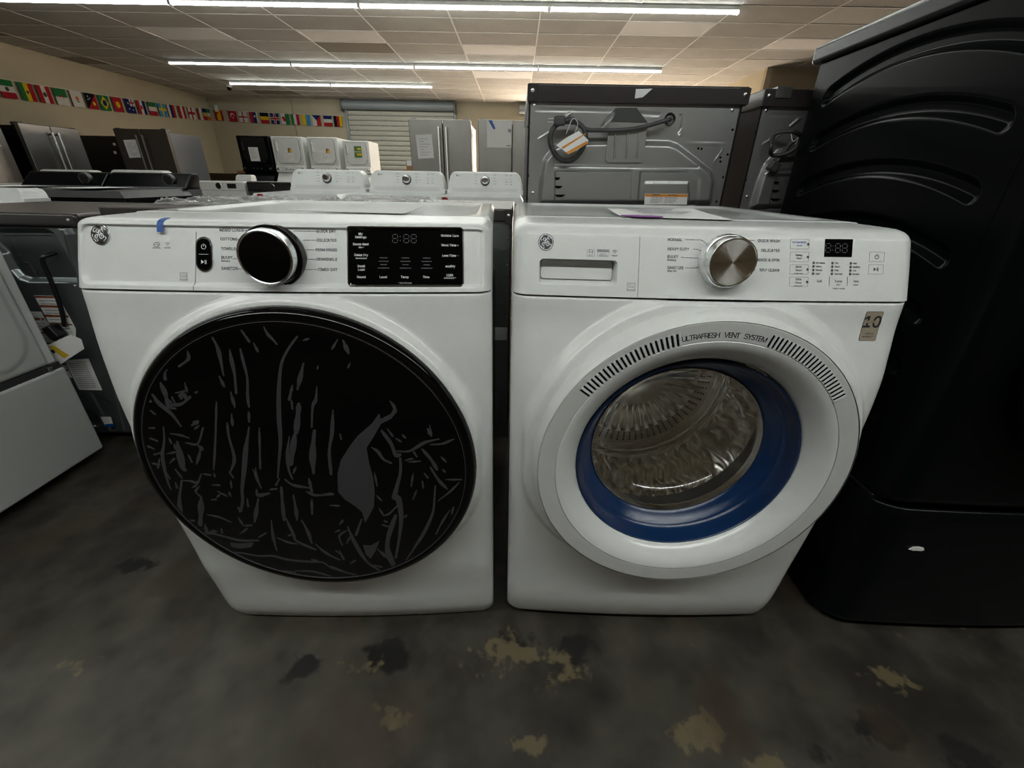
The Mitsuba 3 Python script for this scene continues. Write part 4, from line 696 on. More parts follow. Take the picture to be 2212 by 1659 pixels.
b = part(k, 'corner_bracket', box(-.042, -.018, 1.600, 1.607, .945, .993, .001), 'lid_charcoal', False)
part(b, 'screw', screw(-.030, .975, 1.600, .0055), 'screw_metal')
for z in (.93, .895, .80, .765, .70, .655, .60, .50): part(k, 'screw', screw(-.033 if z != .655 else -.049, z, 1.619, .0032), 'screw_metal')
solo('cord_tag', facing(prism(sbox(-.085, .50, -.03, .555), .0008), 0, 1.618, 0), 'paper', 'pale tag hanging low in the gap between the two big front loaders', 'tag')

# dark machine between those two: only its top shows over the dryer
k = thing('clothes_dryer', 'dark slate machine whose film-covered top shows above the left front loader', 'dryer')
part(k, 'cabinet', box(-1.525, -.735, 1.66, 2.28, .02, .945, .006), 'dark_grey', False)
m, _ = pressed(-1.525, -.735, .02, .945, 1.645, [(sbox(-1.45, .10, -.81, .85).buffer(.03), .018, .02)], 90, 90)
part(k, 'back_panel', m, 'galvanised_mid', True)
part(k, 'lid', rbox(-1.530, -.730, 1.635, 2.30, .942, .978, .008, 12), 'fridge_slate', 35)
# dark dryer seen from behind at far left
k = thing('clothes_dryer', 'dark dryer seen from behind at far left, rust-barred warning labels on it', 'dryer')
y = 1.60
Hh = {q: poly(v, .006 if q in ('pocket', 'outer') else 0) for q, v in FE['H'].items()}
frame = Hh['outer'].intersection(sbox(-2.6, .02, -1.0, 1.0))
fe = [(frame, .030, .026), (Hh['pocket'].intersection(sbox(-2.6, 0, -1, 1)).buffer(-.001), -.026, .022)]
fe += [(Hh[q], .005, .004) for q in ('rib', 'ribd', 'wavy', 'bump', 'bump2')]+[(poly(FE['H6']['lower'], .004), -.006, .008), (Point(*FE['H6']['hole']).buffer(.05), -.018, .02)]
m, surf = pressed(-2.36, -1.60, .02, .905, y, fe, 300, 320)
part(k, 'back_panel', m, 'galvanised_dark', True, 'dark pressed metal back panel')
part(k, 'cabinet', box(-2.37, -1.59, y+.01, y+.66, .02, .91, .006), 'dark_grey', False)
part(k, 'lid', rbox(-2.38, -1.575, y-.014, y+.70, .905, .955, .016, 16), 'lid_charcoal', 35, 'dark glossy top')
part(k, 'console_end', rbox(-1.60, -1.568, y+.13, y+.69, .898, .957, .006, 12), 'dark_grey', 35)
part(k, 'screw', screw(-1.605, .932, y-.0145, .006), 'screw_metal')
part(k, 'screw', screw(-1.668, .70, float(surf(-1.668, .70))-.001, .005), 'screw_metal')
LB = lambda X, Z: y-.0325+0*X
for nm in ('st1', 'st2'): part(k, 'warning_label', facing(prism(poly(FE['H6'][nm]), .0006), 0, 0, 0, LB), 'paper', False, 'white warning label with rust-red bars')
part(k, 'label_bars', facing(cat(*[prism(poly(q), .0011) for q in FE['bars']]), 0, 0, 0, LB), 'rust_red', False, kind='stuff')
tl = []
for nm in ('st1', 'st2', 'paper'):
    P_ = poly(FE['H6'][nm]); x0, z0, x1, z1 = P_.bounds
    for z in np.arange(z0+.012, z1-.008, .0125 if nm != 'paper' else .009):
        g = P_.buffer(-.010).intersection(sbox(x0, z, x1-.02, z+.0028))
        if not g.is_empty and g.area > 1e-6: tl.append(g)
part(k, 'fine_print', facing(prism(unary_union(tl), .0010), 0, 0, 0, LB), 'ink_grey', False, kind='stuff')
part(k, 'instruction_sheet', facing(prism(poly(FE['H6']['paper']), .0007), 0, 0, 0, LB), 'paper', False, 'white instruction sheet')
lb = part(k, 'small_label', facing(prism(poly(FE['H6']['label']), .0007), 0, y-.033), 'paper', False)
part(lb, 'blue_edge', facing(prism(poly(FE['H6']['labelb']), .0012), 0, y-.033), 'blue_tape', False)
q = [(x, y-.045, z) for x, z in FE['Hcord']]; q[0] = (q[0][0], y-.012, q[0][2])
CO = part(k, 'power_cord', tube(smooth_path(q, 6), .0075, 10), 'black_plastic', True, 'black power cord hanging down the back')
pl = FE['H6']['plug']; cx_, cz_ = np.mean(pl, 0)
part(CO, 'plug', turn(rbox(cx_-.020, cx_+.020, y-.085, y-.04, cz_-.028, cz_+.028, .008, 14), [0, 1, 0], -.4, (cx_, y, cz_)), 'black_plastic')
for d in (-.008, .008): part(CO, 'prong', tube([(cx_-.012+d, y-.065, cz_+.025), (cx_-.022+d, y-.065, cz_+.052)], .003, 6), 'screw_metal')
tg = poly(FE['H6']['tag']); x0, z0, x1, z1 = tg.bounds
bw = lambda X, Z: y-.075-.030*np.sin(np.clip((X-x0)/(x1-x0), 0, 1)*math.pi)
TG = part(CO, 'cord_tag', facing(prism(tg, .0008), 0, 0, 0, bw), 'paper', False, 'curled white cord tag with a yellow stripe')
part(TG, 'stripe', facing(prism(poly(FE['H6']['tagst']), .0016), 0, 0, 0, bw), 'yellow', False)
part(TG, 'symbol', facing(prism(Point(*np.mean(FE['H6']['tagst'], 0)).buffer(.008), .0016), -.022, 0, 0, bw), 'ink', False)

# white dryer standing side-on at far left: its front faces the aisle
k = thing('clothes_dryer', 'white dryer at the far left edge, its front turned to the right', 'dryer')
part(k, 'cabinet', box(-2.42, -1.768, .74, 1.475, .03, 1.02, .006), 'white_enamel', False)
part(k, 'lower_panel', rbox(-1.775, -1.745, .745, 1.476, .030, .408, .010, 14), 'white_satin', 35)
part(k, 'gap_trim', box(-1.790, -1.752, .745, 1.468, .406, .432), 'dark_grey', False)
yy, zz = np.meshgrid(np.linspace(.76, 1.436, 160), np.linspace(.43, 1.0, 140))
d1 = sd_rrect(yy, zz, 1.07, .72, .325, .255, .10); e = np.minimum(np.minimum(yy-.76, 1.436-yy), np.minimum(zz-.43, 1.0-zz))
xx = -1.748-.0*yy+.004*(1-sstep(-.012, .012, d1))-.018*(1-np.sqrt(np.clip(1-(1-np.clip(e/.018, 0, 1))**2, 0, 1)))-.05*np.clip((zz-.43)/.57, 0, 1)**2*.3
P = np.pad(np.stack([xx, yy, zz], -1), ((1, 1), (1, 1), (0, 0)), mode='edge'); P[0, :, 0] = P[-1, :, 0] = -1.79; P[:, 0, 0] = P[:, -1, 0] = -1.79
part(k, 'door', grid(P), 'white_satin', True)
part(k, 'door_latch', box(-1.750, -1.7425, 1.415, 1.430, .412, .426, .001), 'screw_metal', False)
for X in (-2.36, -1.83):
    for Y in (.80, 1.42): part(k, 'foot', lathe_z([(0, 0), (.022, 0), (.022, .012), (.012, .016), (.012, .032), (0, .032)], X, Y, 16), 'black_plastic')

# tall black washer on its pedestal at right, side panel with arched grooves towards us
k = thing('clothes_washer', 'tall glossy black washer at right, its side panel pressed with arched grooves', 'washer')
yy, zz = np.meshgrid(np.linspace(.835, 1.50, 260), np.linspace(.425, 1.402, 380)); dx = np.zeros_like(yy)
for zt in (1.362, 1.248, 1.128, 1.008, .888, .768, .648):
    cyy, Rr = 1.160, .78
    r_ = np.hypot(yy-cyy, zz-(zt-Rr))-Rr; a_ = np.abs(yy-cyy)-.265
    d = np.hypot(r_, np.maximum(a_, 0))
    dx += .012*(1-sstep(.006, .023, d))
P = np.stack([.868+dx, yy, zz], -1)
part(k, 'side_panel', grid(P[:, ::-1]), 'black_enamel', True, 'black side panel with arched grooves')
part(k, 'cabinet', cat(box(.895, 1.56, .86, 1.50, .425, 1.402), box(.868, .90, 1.492, 1.502, .425, 1.402), box(.868, .90, .832, .838, .425, 1.402)), 'black_enamel', False)
pz = np.linspace(.428, 1.30, 40); prf = np.stack([.700-.012*np.sin((pz-.428)/.872*math.pi)+0*pz, pz], 1)
m = front_surface(.345, [(b_-.700, z_) for b_, z_ in prf], .012, .06, .055, .13, None, 0, 0, 60)
part(k, 'front_panel', move(m, 1.214, .752), 'black_enamel', True)
part(k, 'control_panel', rbox(.874, 1.556, .752, .86, 1.303, 1.402, .012, 14), 'black_plastic')
part(k, 'lid', rbox(.852, 1.575, .742, 1.530, 1.404, 1.450, .012, 18), 'black_lid', 40, 'black glossy top with overhanging edge')
part(k, 'door', lathe_y([(.25, .03), (.255, -.02), (.24, -.045), (.21, -.05), (.19, -.04), (.1, -.055), (0, -.06)], 1.214, .80, 96, .735), 'black_gloss', 40)
k = thing('laundry_pedestal', 'black pedestal with rounded front corners carrying the tall black washer at right', 'pedestal')
m = front_surface(.350, [(.002, .012), (0, .03), (-.004, .2), (-.004, .38), (.0, .405), (.010, .413)], .012, .085, .075, .16, None, 0, 0, 60)
part(k, 'drawer_front', move(m, 1.210, .752), 'black_enamel', True)
part(k, 'body', box(.864, 1.556, .87, 1.50, .012, .420, .006), 'black_enamel', False)
part(k, 'top', box(.866, 1.555, .80, 1.50, .412, .424, .002), 'black_plastic', False)
part(k, 'handle', rbox(1.36, 1.50, .735, .760, .30, .325, .008, 14), 'dark_grey')
solo('packing_foam_scrap', facing(prism(Polygon([(-.018, 0), (-.010, .008), (.004, .009), (.016, .006), (.0195, -.001), (.012, -.004), (.004, -.0025), (-.006, -.003)]), .0025), .983, .7525, .298), 'paper', 'small white scrap stuck on the front of the black pedestal', 'scrap')

# ------------------------------------------------------------------ the rows behind
def top_loader(cx, y, label, zt, kind, grp=None, knob_dx=0.0, lidz=.972, w=.686, name='clothes_washer', red=False, simple=False):
    """top-load machine facing -y: console front foot at y, lid lip at y-.60"""
    M = np.eye(4); M[0, 3], M[1, 3] = cx, y; xf(M)
    k = thing(name, label, 'washer' if 'washer' in name else 'dryer', grp)
    hw = w/2; wh = kind == 'white'; body = 'white_enamel' if wh else 'black_enamel'; con = 'white_plastic' if wh else 'black_enamel'
    part(k, 'cabinet', box(-hw, hw, -.60, .10, .02, lidz-.045, .006), body, False)
    part(k, 'lid', m3_loft([(-hw, -.62, lidz-.045), (hw, -.62, lidz-.045), (hw, .06, lidz-.045), (-hw, .06, lidz-.045)], [(-hw+.03, -.605, lidz), (hw-.03, -.605, lidz), (hw-.03, .06, lidz+.01), (-hw+.03, .06, lidz+.01)], .012), 'white_enamel' if wh else 'dark_grey', 40)
    # console: front outline a rounded trapezoid leaning back
    zb = lidz+.002; top = (zt-zb); sl = .055 if wh else .13
    o = [(-hw*.99, 0), (hw*.99, 0), (hw*.955, top*.40), (hw*.90, top*.80), (hw*.82, top), (-hw*.82, top), (-hw*.90, top*.80), (-hw*.955, top*.40)] if wh else [(-hw, 0), (hw, 0), (hw*.985, top), (-hw*.985, top)]
    rb = min(.05, top*.38) if wh else .012
    pl = Polygon(o).buffer(-rb).buffer(rb, quad_segs=6)
    pl = pl.union(sbox(-hw*.985, 0, hw*.985, .03)).buffer(.01).buffer(-.01)
    fr = lambda X, Z: sl*np.clip((Z-zb)/top, 0, 1)
    xy = np.array(pl.exterior.coords)[:-1]; ln = []
    for inset, dy in ((.012, 0.0), (.004, .004), (.0, .014), (.0, .12), (.006, .135)):
        q = xy*[1-inset/hw, 1]; q[:, 1] = np.minimum(q[:, 1], top-inset)
        Zq = q[:, 1]+zb; ln.append(np.stack([q[:, 0], fr(q[:, 0], Zq)*(1 if dy < .1 else .35)+dy+(.05 if dy > .1 else 0), Zq], 1))
    G = np.array(ln); gv, gf = grid(G, flip=not Polygon(xy).exterior.is_ccw, closed=True)
    fv_, ff_ = prism(Polygon(ln[0][:, [0, 2]]), .0001); fv_ = np.stack([fv_[:, 0], fr(fv_[:, 0], fv_[:, 1])-fv_[:, 2], fv_[:, 1]], 1)
    c = part(k, 'console', cat((gv, gf), (fv_, ff_)), con, 30)
    S = lambda X, Z: fr(X, Z)-.0005
    zk = zb+top*.60
    if wh and not simple:
        bd = ring2(Polygon([(-hw*.93, .03), (hw*.93, .03), (hw*.90, top*.70), (hw*.80, top*.90), (-hw*.80, top*.90), (-hw*.90, top*.70)]).buffer(-.02).buffer(.02), .004)
        for g_ in bd.difference(sbox(-hw*.86, -1, hw*.86, 1)).geoms: part(c, 'bead', facing(prism(g_, .003), 0, 0, zb, S), 'white_enamel', False)
        part(c, 'console_tray', facing(prism(rrect(hw*1.66, .030, .004), .0012), 0, 0, zb+.036, S), 'white_satin', False)
        part(c, 'dial_ring', facing(prism(Point(0, 0).buffer(.040, 16), .004), 0, 0, zk, S), 'dark_grey', 20)
        part(c, 'dial', facing(_lathe_w([(.034, 0), (.034, .022), (.030, .032), (.020, .034), (0, .034)], 24), 0, 0, zk+.006, lambda X, Z: S(X*0+0, Z*0+zk)), 'chrome', 40)
        part(c, 'maker_mark', facing(cat(prism(Point(-.006, 0).buffer(.008, 8), .0006), move(text('LG', .011, 'l', .0006, True), .006)), -hw*.70, 0, zb+top*.82, S), 'ink_grey', False)
        rows_ = [(dx, dz) for dx in (-.092, .072) for dz in (.045, .022, -.002, -.024)]
        part(c, 'cycle_wording', facing(cat(*[prism(sbox(dx, dz, dx+.026, dz+.003), .0006) for dx, dz in rows_], *[prism(sbox(.175+dx, dz, .175+dx+.022, dz+.003), .0006) for dx in (0, .04) for dz in (.045, .012, -.008, -.026)], prism(Point(.115, .0).buffer(.004, 6), .0006)), 0, 0, zk, S), 'ink_grey', False, kind='stuff')
    if not wh:
        part(c, 'dial', facing(_lathe_w([(.043, 0), (.043, .03), (.038, .038), (.030, .040), (0, .040)], 28), knob_dx, 0, zk, lambda X, Z: S(0*X, 0*Z+zk)), 'black_plastic', 40)
        part(c, 'dial_ring', facing(prism(Point(0, 0).buffer(.043, 16).difference(Point(0, 0).buffer(.039, 16)), .0405), knob_dx, 0, zk, lambda X, Z: S(0*X, 0*Z+zk)), 'fridge_grey', 20)
        part(c, 'console_trim', facing(prism(rrect(hw*1.9, .006, .002), .003), 0, 0, zb+.012, S), 'fridge_grey', False)
    if red: part(k, 'sticker', facing(prism(shapely.affinity.scale(Point(0, 0).buffer(1, 12), .024, .011), .0016), -hw+.085, -.6255, lidz-.014), 'red_sticker', False, 'red oval sticker')
    pop(); return k
def _hull(mesh): return _vf(m3.Manifold.hull_points(np.asarray(_vf(mesh)[0], np.float32)))
def m3_loft(lo, hi, r=0.0): return _hull((np.array(lo+hi, float), np.zeros((0, 3), int)))
def _lathe_w(prof, n=24):
    a = np.linspace(0, 2*np.pi, n, endpoint=False); pr = np.array(prof, float)
    return grid(np.stack([pr[:, :1]*np.cos(a), pr[:, :1]*np.sin(a), np.broadcast_to(pr[:, 1:], (len(pr), n))], -1), closed=True)
import shapely.affinity
g = 'white top-load washers in the row behind'
top_loader(-1.675, 4.05, 'white top-load washer nearest the stacked laundry units, red oval sticker on its lid', 1.150, 'white', g, red=True)
top_loader(-.975, 4.05, 'white top-load washer in the middle of its row of three, no red sticker', 1.152, 'white', g)
top_loader(-.286, 4.05, 'white top-load washer beside the coiled-cord machine, red oval sticker on its lid', 1.155, 'white', g, red=True)
gb = 'black top-load washers at left'
top_loader(-3.10, 3.80, 'right one of the black top-load washers, paper sheet on its lid', 1.098, 'black', gb, .19, .975)
top_loader(-3.80, 3.80, 'left one of the black top-load washers, paper sheet on its lid', 1.095, 'black', gb, .19, .975)
top_loader(-5.27, 5.35, 'white top-load machine whose console top shows over the left black washer', 1.120, 'white', None, simple=True)
top_loader(-4.43, 5.35, 'white top-load machine whose console top shows over the right black washer', 1.130, 'white', None, simple=True)
top_loader(-3.47, 2.85, 'white machine with a low sloping console behind the dark dryer back', .992, 'white', None, lidz=.90, simple=True)
top_loader(-5.02, 8.45, 'white machine with only its small console peak showing below the black stacked laundry unit', 1.112, 'white', None, simple=True, w=.32)

def front_loader(cx, y, label, body, panel, dial_dx, disp_dx, zt=1.015):
    M = np.eye(4); M[0, 3], M[1, 3] = cx, y; xf(M)
    k = thing('clothes_washer', label, 'washer'); hw = .343
    part(k, 'cabinet', rbox(-hw, hw, 0, .75, .02, zt, .018, 14), body, 35)
    c = part(k, 'control_panel', rbox(-hw+.005, hw-.005, -.012, .06, zt-.135, zt-.010, .012, 12), panel, 35)
    part(c, 'dial', lathe_y([(.040, .004), (.040, -.012), (.035, -.020), (.0, -.020)], dial_dx, zt-.068, 28, -.012), 'black_gloss', 40)
    part(c, 'dial_ring', lathe_y([(.045, .002), (.045, -.008), (.040, -.010), (.0385, -.004)], dial_dx, zt-.068, 28, -.012), 'chrome', 40)
    part(c, 'display', facing(prism(rrect(.135, .066, .005), .003), disp_dx, -.0115, zt-.068), 'black_gloss', False)
    d = part(k, 'door', lathe_y([(.27, .01), (.27, -.03), (.255, -.05), (.235, -.05), (.22, -.03), (.12, -.045), (0, -.05)], 0, .50, 64, 0), 'black_gloss', 40)
    part(d, 'door_ring', lathe_y([(.30, .005), (.30, -.015), (.285, -.030), (.270, -.03)], 0, .50, 64, 0), 'white_plastic' if body == 'white_enamel' else 'dark_grey', 40)
    pop()
front_loader(-4.500, 7.0, 'white front-load washer with a black display right of the black top-load washers', 'white_enamel', 'white_plastic', -.04, .155)
front_loader(-3.775, 7.0, 'dark front-load washer with a silver-ringed dial below the stacked laundry units', 'dark_grey', 'black_gloss', .045, .20)

def stacked(x0, x1, y, zt, label, dark, grp=None):
    k = thing('stacked_laundry_unit', label, 'laundry unit', grp); b = 'black_enamel' if dark else 'white_enamel'
    w = x1-x0; c = (x0+x1)/2
    part(k, 'dryer_cabinet', rbox(x0, x1, y, y+.68, 1.17, zt, .022, 14), b, 35)
    part(k, 'frame_panel', _shell(rrect(w*.90, zt-1.32, .07), .010, c, y-.001, (zt+1.28)/2), b, False)
    dz = (zt-.03+1.345)/2; dh = zt-.03-1.345
    dpoly = Polygon([(-w*.37, dh/2), (w*.37, dh/2), (w*.385, -dh*.28), (w*.28, -dh/2), (-w*.28, -dh/2), (-w*.385, -dh*.28)]).buffer(-.04).buffer(.04)
    d = part(k, 'door', facing(cat(prism(dpoly, .014), prism(dpoly.buffer(-.012), .019)), c, y-.008, dz), 'black_plastic' if dark else 'white_plastic', 30)
    part(k, 'door_outline', facing(prism(dpoly.buffer(.007).difference(dpoly), .003), c, y-.0115, dz), 'dark_void' if dark else 'ink_grey', False)
    part(d, 'handle', rbox(c-w*.345, c-w*.295, y-.058, y-.024, dz-.02, dz+.15, .010, 12), 'black_plastic' if dark else 'white_satin', 35)
    p = part(k, 'control_strip', rbox(x0+.01, x1-.01, y-.03, y+.05, 1.175, 1.30, .018, 12), b, 35)
    for i, dx in enumerate((-.40, .40, -.12, .0, .12)):
        part(p, 'dial', lathe_y([(.026 if i < 2 else .012, .01), (.024 if i < 2 else .011, -.028), (.0, -.03)], c+dx*w, 1.238, 18, y-.028), 'dark_grey' if dark else 'chrome', 40)
    part(k, 'splash_panel', m3_loft([(x0+.02, y-.10, 1.0), (x1-.02, y-.10, 1.0), (x1-.02, y+.3, 1.0), (x0+.02, y+.3, 1.0)], [(x0+.02, y+.05, 1.18), (x1-.02, y+.05, 1.18), (x1-.02, y+.3, 1.18), (x0+.02, y+.3, 1.18)]), b, False)
    part(k, 'washer_cabinet', rbox(x0, x1, y-.12, y+.68, .02, 1.0, .015, 12), b, 35)
def _shell(pl, d, x, y, z): return facing(prism(ring2(pl, .03), d), x, y, z)
gs = 'white stacked laundry units'
stacked(-5.88, -5.20, 10.0, 1.845, 'black stacked laundry unit with a white paper sheet on its door', True)
stacked(-5.165, -4.51, 10.0, 1.842, 'white stacked laundry unit next to the black one, yellow sticker on its door', False, gs)
stacked(-4.415, -3.775, 10.0, 1.842, 'middle white stacked laundry unit of three, yellow sticker on its door', False, gs)
stacked(-3.675, -3.12, 10.0, 1.79, 'white stacked laundry unit nearest the roller shutter, green label on its door', False, gs)
def sheet(q, y, label, m='paper', lines_=0, name='paper_notice', cat_='paper', grp=None, proud=.0015):
    p = Polygon(q); k = solo(name, facing(prism(p, proud), 0, y, 0), m, label, cat_, grp, False)
    if lines_:
        x0, z0, x1, z1 = p.bounds; g = []
        for i, z in enumerate(np.linspace(z1-.10*(z1-z0), z0+.16*(z1-z0), lines_)):
            g.append(p.buffer(-.16*(x1-x0)).intersection(sbox(x0, z, x0+(x1-x0)*(.86-.2*((i*7) % 3)), z+.020*(z1-z0))))
        g = unary_union([a for a in g if a.area > 1e-7])
        if g.area > 0: part(k, 'print', facing(prism(g, proud+.0008), 0, y, 0), 'paper_ink', False, kind='stuff')
    return k
sheet([(-5.648, 1.632), (-5.445, 1.634), (-5.445, 1.376), (-5.646, 1.374)], 9.960, 'white paper sheet on the door of the black stacked laundry unit', lines_=9)
sheet([(-4.912, 1.60), (-4.718, 1.60), (-4.718, 1.37), (-4.912, 1.37)], 9.960, 'white paper sheet on the stacked white unit next to the black one', lines_=6)
sheet([(-4.155, 1.60), (-3.955, 1.60), (-3.960, 1.365), (-4.160, 1.365)], 9.960, 'white paper sheet on the door of the middle white stacked unit', lines_=6)
for x, l in ((-4.785, 'yellow and black sticker on the white stacked unit next to the black one'), (-3.985, 'yellow and black sticker on the middle white stacked unit')):
    k = sheet([(x-.035, 1.545), (x+.04, 1.55), (x+.042, 1.605), (x+.01, 1.628), (x-.032, 1.622)], 9.955, l, 'yellow', 0, 'door_sticker', 'sticker')
    part(k, 'dark_edge', facing(prism(Polygon([(x-.035, 1.545), (x-.012, 1.56), (x-.010, 1.605), (x+.04, 1.608), (x+.01, 1.628), (x-.032, 1.622)]), .003), 0, 9.955, 0), 'rust_red', False)
k = sheet([(-3.425, 1.685), (-3.275, 1.685), (-3.280, 1.478), (-3.432, 1.478)], 9.960, 'green printed label on the white stacked unit nearest the roller shutter', 'green_leaf', 0, 'door_label', 'label')
part(k, 'pale_strip', facing(prism(sbox(-3.425, 1.577, -3.280, 1.586), .003), 0, 9.960, 0), 'paper', False)
part(k, 'leaf_print', facing(prism(unary_union([shapely.affinity.scale(Point(-3.345+.02*i, 1.535+.10*(i % 2)).buffer(1, 8), .045, .020) for i in range(3)]), .003), 0, 9.960, 0), 'yellow', False, kind='stuff')

def fridge(x0, w, y, zt, label, m, rot=0, split=.5, case=None, handles=True, seam=True):
    """french-door refrigerator facing -y, local origin at its front left foot; rot 90 makes it face +x"""
    M = rotz(rot, x0, y); xf(M)
    k = thing('refrigerator', label, 'refrigerator'); case = case or m; zc = zt-.035
    part(k, 'cabinet', box(.008, w-.008, .07, .82, .02, zc, .006), case, False)
    s = w*split
    for i, (a, b) in enumerate(((0, s-.004), (s+.004, w))):
        d = part(k, 'door', rbox(a, b, 0, .066, .72, zt, .010, 14), m, 35)
        if handles:
            hx = b-.045 if i == 0 else a+.045
            part(d, 'handle', rbox(hx-.014, hx+.014, -.060, -.034, .80, zt-.085, .008, 12), 'fridge_steel' if m == 'fridge_slate' else 'screw_metal', 35)
            for z in (.84, zt-.12): part(d, 'handle_post', box(hx-.010, hx+.010, -.04, .004, z-.012, z+.012, .002), 'dark_grey', False)
    part(k, 'freezer_drawer', rbox(0, w, 0, .066, .06, .71, .010, 14), m, 35)
    part(k, 'hinge_cover', cat(box(.02, .10, .02, .14, zc, zt+.012, .006), box(w-.10, w-.02, .02, .14, zc, zt+.012, .006)), 'dark_grey', False)
    pop(); return k
fridge(-7.45, .95, 5.99, 1.735, 'steel refrigerator at the left picture edge with a paper sheet on its door', 'fridge_steel', math.pi/2)
fridge(-7.52, .96, 7.27, 1.755, 'dark steel refrigerator with two long handles against the left wall', 'fridge_steel', math.pi/2, case='black_enamel')
fridge(-6.65, .87, 7.91, 1.752, 'dark slate refrigerator with a paper sheet beside its handles and a grey side', 'fridge_slate', 0, case='fridge_grey')
k = thing('refrigerator', 'plain black refrigerator standing behind the slate one by the left wall', 'refrigerator')
part(k, 'cabinet', rbox(-8.42, -7.52, 9.2, 9.95, .02, 1.735, .012, 12), 'black_plastic', 35)
for x, z in ((-7.80, 1.60), (-7.84, 1.46)): part(k, 'tape_piece', facing(prism(sbox(-.025, -.025, .025, .02), .002), x, 9.199, z), 'paper', False)
def _grain(p, n, uv): return mix((.245, .24, .225), (.31, .30, .28), fbm(p.x*9.0+p.y*9, p.z*1.2, 3.0, 4))
steel('fridge_brushed', proc(_grain), .36, .7)
fridge(-1.445, .815, 6.40, 1.795, 'grey steel refrigerator before the roller shutter, paper sheet on its left door', 'fridge_brushed', 0, .545, 'white_satin')
fridge(-.535, .92, 6.40, 1.800, 'grey steel refrigerator right of the shutter, big white sheet and blue tape on it', 'fridge_brushed', 0, .49, handles=False)
sheet([(-1.362, 1.612), (-1.147, 1.626), (-1.135, 1.349), (-1.348, 1.335)], 6.397, 'white price sheet on the left door of the grey refrigerator in front of the shutter', lines_=8)
k = sheet([(-.421, 1.790), (-.092, 1.790), (-.092, 1.486), (-.418, 1.482)], 6.397, 'big white sheet on the door of the refrigerator right of the shutter', lines_=0)
part(k, 'print', facing(prism(unary_union([sbox(-.16, 1.50, -.10, 1.515), sbox(-.14, 1.66, -.10, 1.70)]), .003), 0, 6.397, 0), 'paper_ink', False)
sheet([(-.397, 1.792), (-.352, 1.792), (-.307, 1.699), (-.333, 1.693)], 6.3935, 'slanted strip of blue tape on the big white sheet', 'blue_tape', 0, 'tape_strip', 'tape', None, .0015)
sheet([(-6.532, 1.59), (-6.322, 1.60), (-6.325, 1.338), (-6.525, 1.328)], 7.907, 'white paper sheet on the slate refrigerator left of its handles', lines_=8)
k = solo('paper_notice', facing_x(prism(Polygon([(6.62, 1.41), (6.83, 1.41), (6.83, 1.68), (6.62, 1.68)]), .002), -7.449), 'paper', 'white paper sheet on the steel refrigerator at the left picture edge', 'paper', None, False)
part(k, 'print', facing_x(cat(*[prism(sbox(6.65, z, 6.80-.03*(i % 3), z+.006), .003) for i, z in enumerate(np.arange(1.64, 1.45, -.03))]), -7.449), 'paper_ink', False, kind='stuff')
solo('cardboard_box', box(-1.72, -1.47, 7.25, 7.6, .01, 1.345, .004), 'cardboard', 'brown cardboard box left of the grey refrigerator in front of the shutter', 'box', None, False)
solo('paper_notice', facing(prism(Polygon([(-1.715, 1.342), (-1.625, 1.344), (-1.622, 1.272), (-1.708, 1.270)]), .002), 0, 7.249, 0), 'paper', 'small white note left of the grey refrigerator in front of the shutter', 'paper', None, False)

# ------------------------------------------------------------------ flags on a string along the left and back walls
COL = dict(g=(.02, .11, .035), w=(.42, .40, .37), r=(.26, .018, .022), y=(.46, .30, .015), n=(.012, .018, .075), k=(.008, .008, .01), b=(.04, .19, .33), o=(.40, .10, .02), e=(.05, .05, .035))
matte('flag_print', {'type': 'mesh_attribute', 'name': 'vertex_color'})
def hb(*c): n = len(c); return [(sbox(0, 1-(i+1)/n, 1, 1-i/n), x) for i, x in enumerate(c)]
def vb(*c): n = len(c); return [(sbox(i/n, 0, (i+1)/n, 1), x) for i, x in enumerate(c)]
def cross(f, c, w=.2, cx=.5, cy=.5): return [(sbox(0, 0, 1, 1), f), (sbox(cx-w/2, 0, cx+w/2, 1), c), (sbox(0, cy-w/2, 1, cy+w/2), c)]
P_ = lambda x, y, r: Point(x, y).buffer(r, 8)
full = sbox(0, 0, 1, 1)
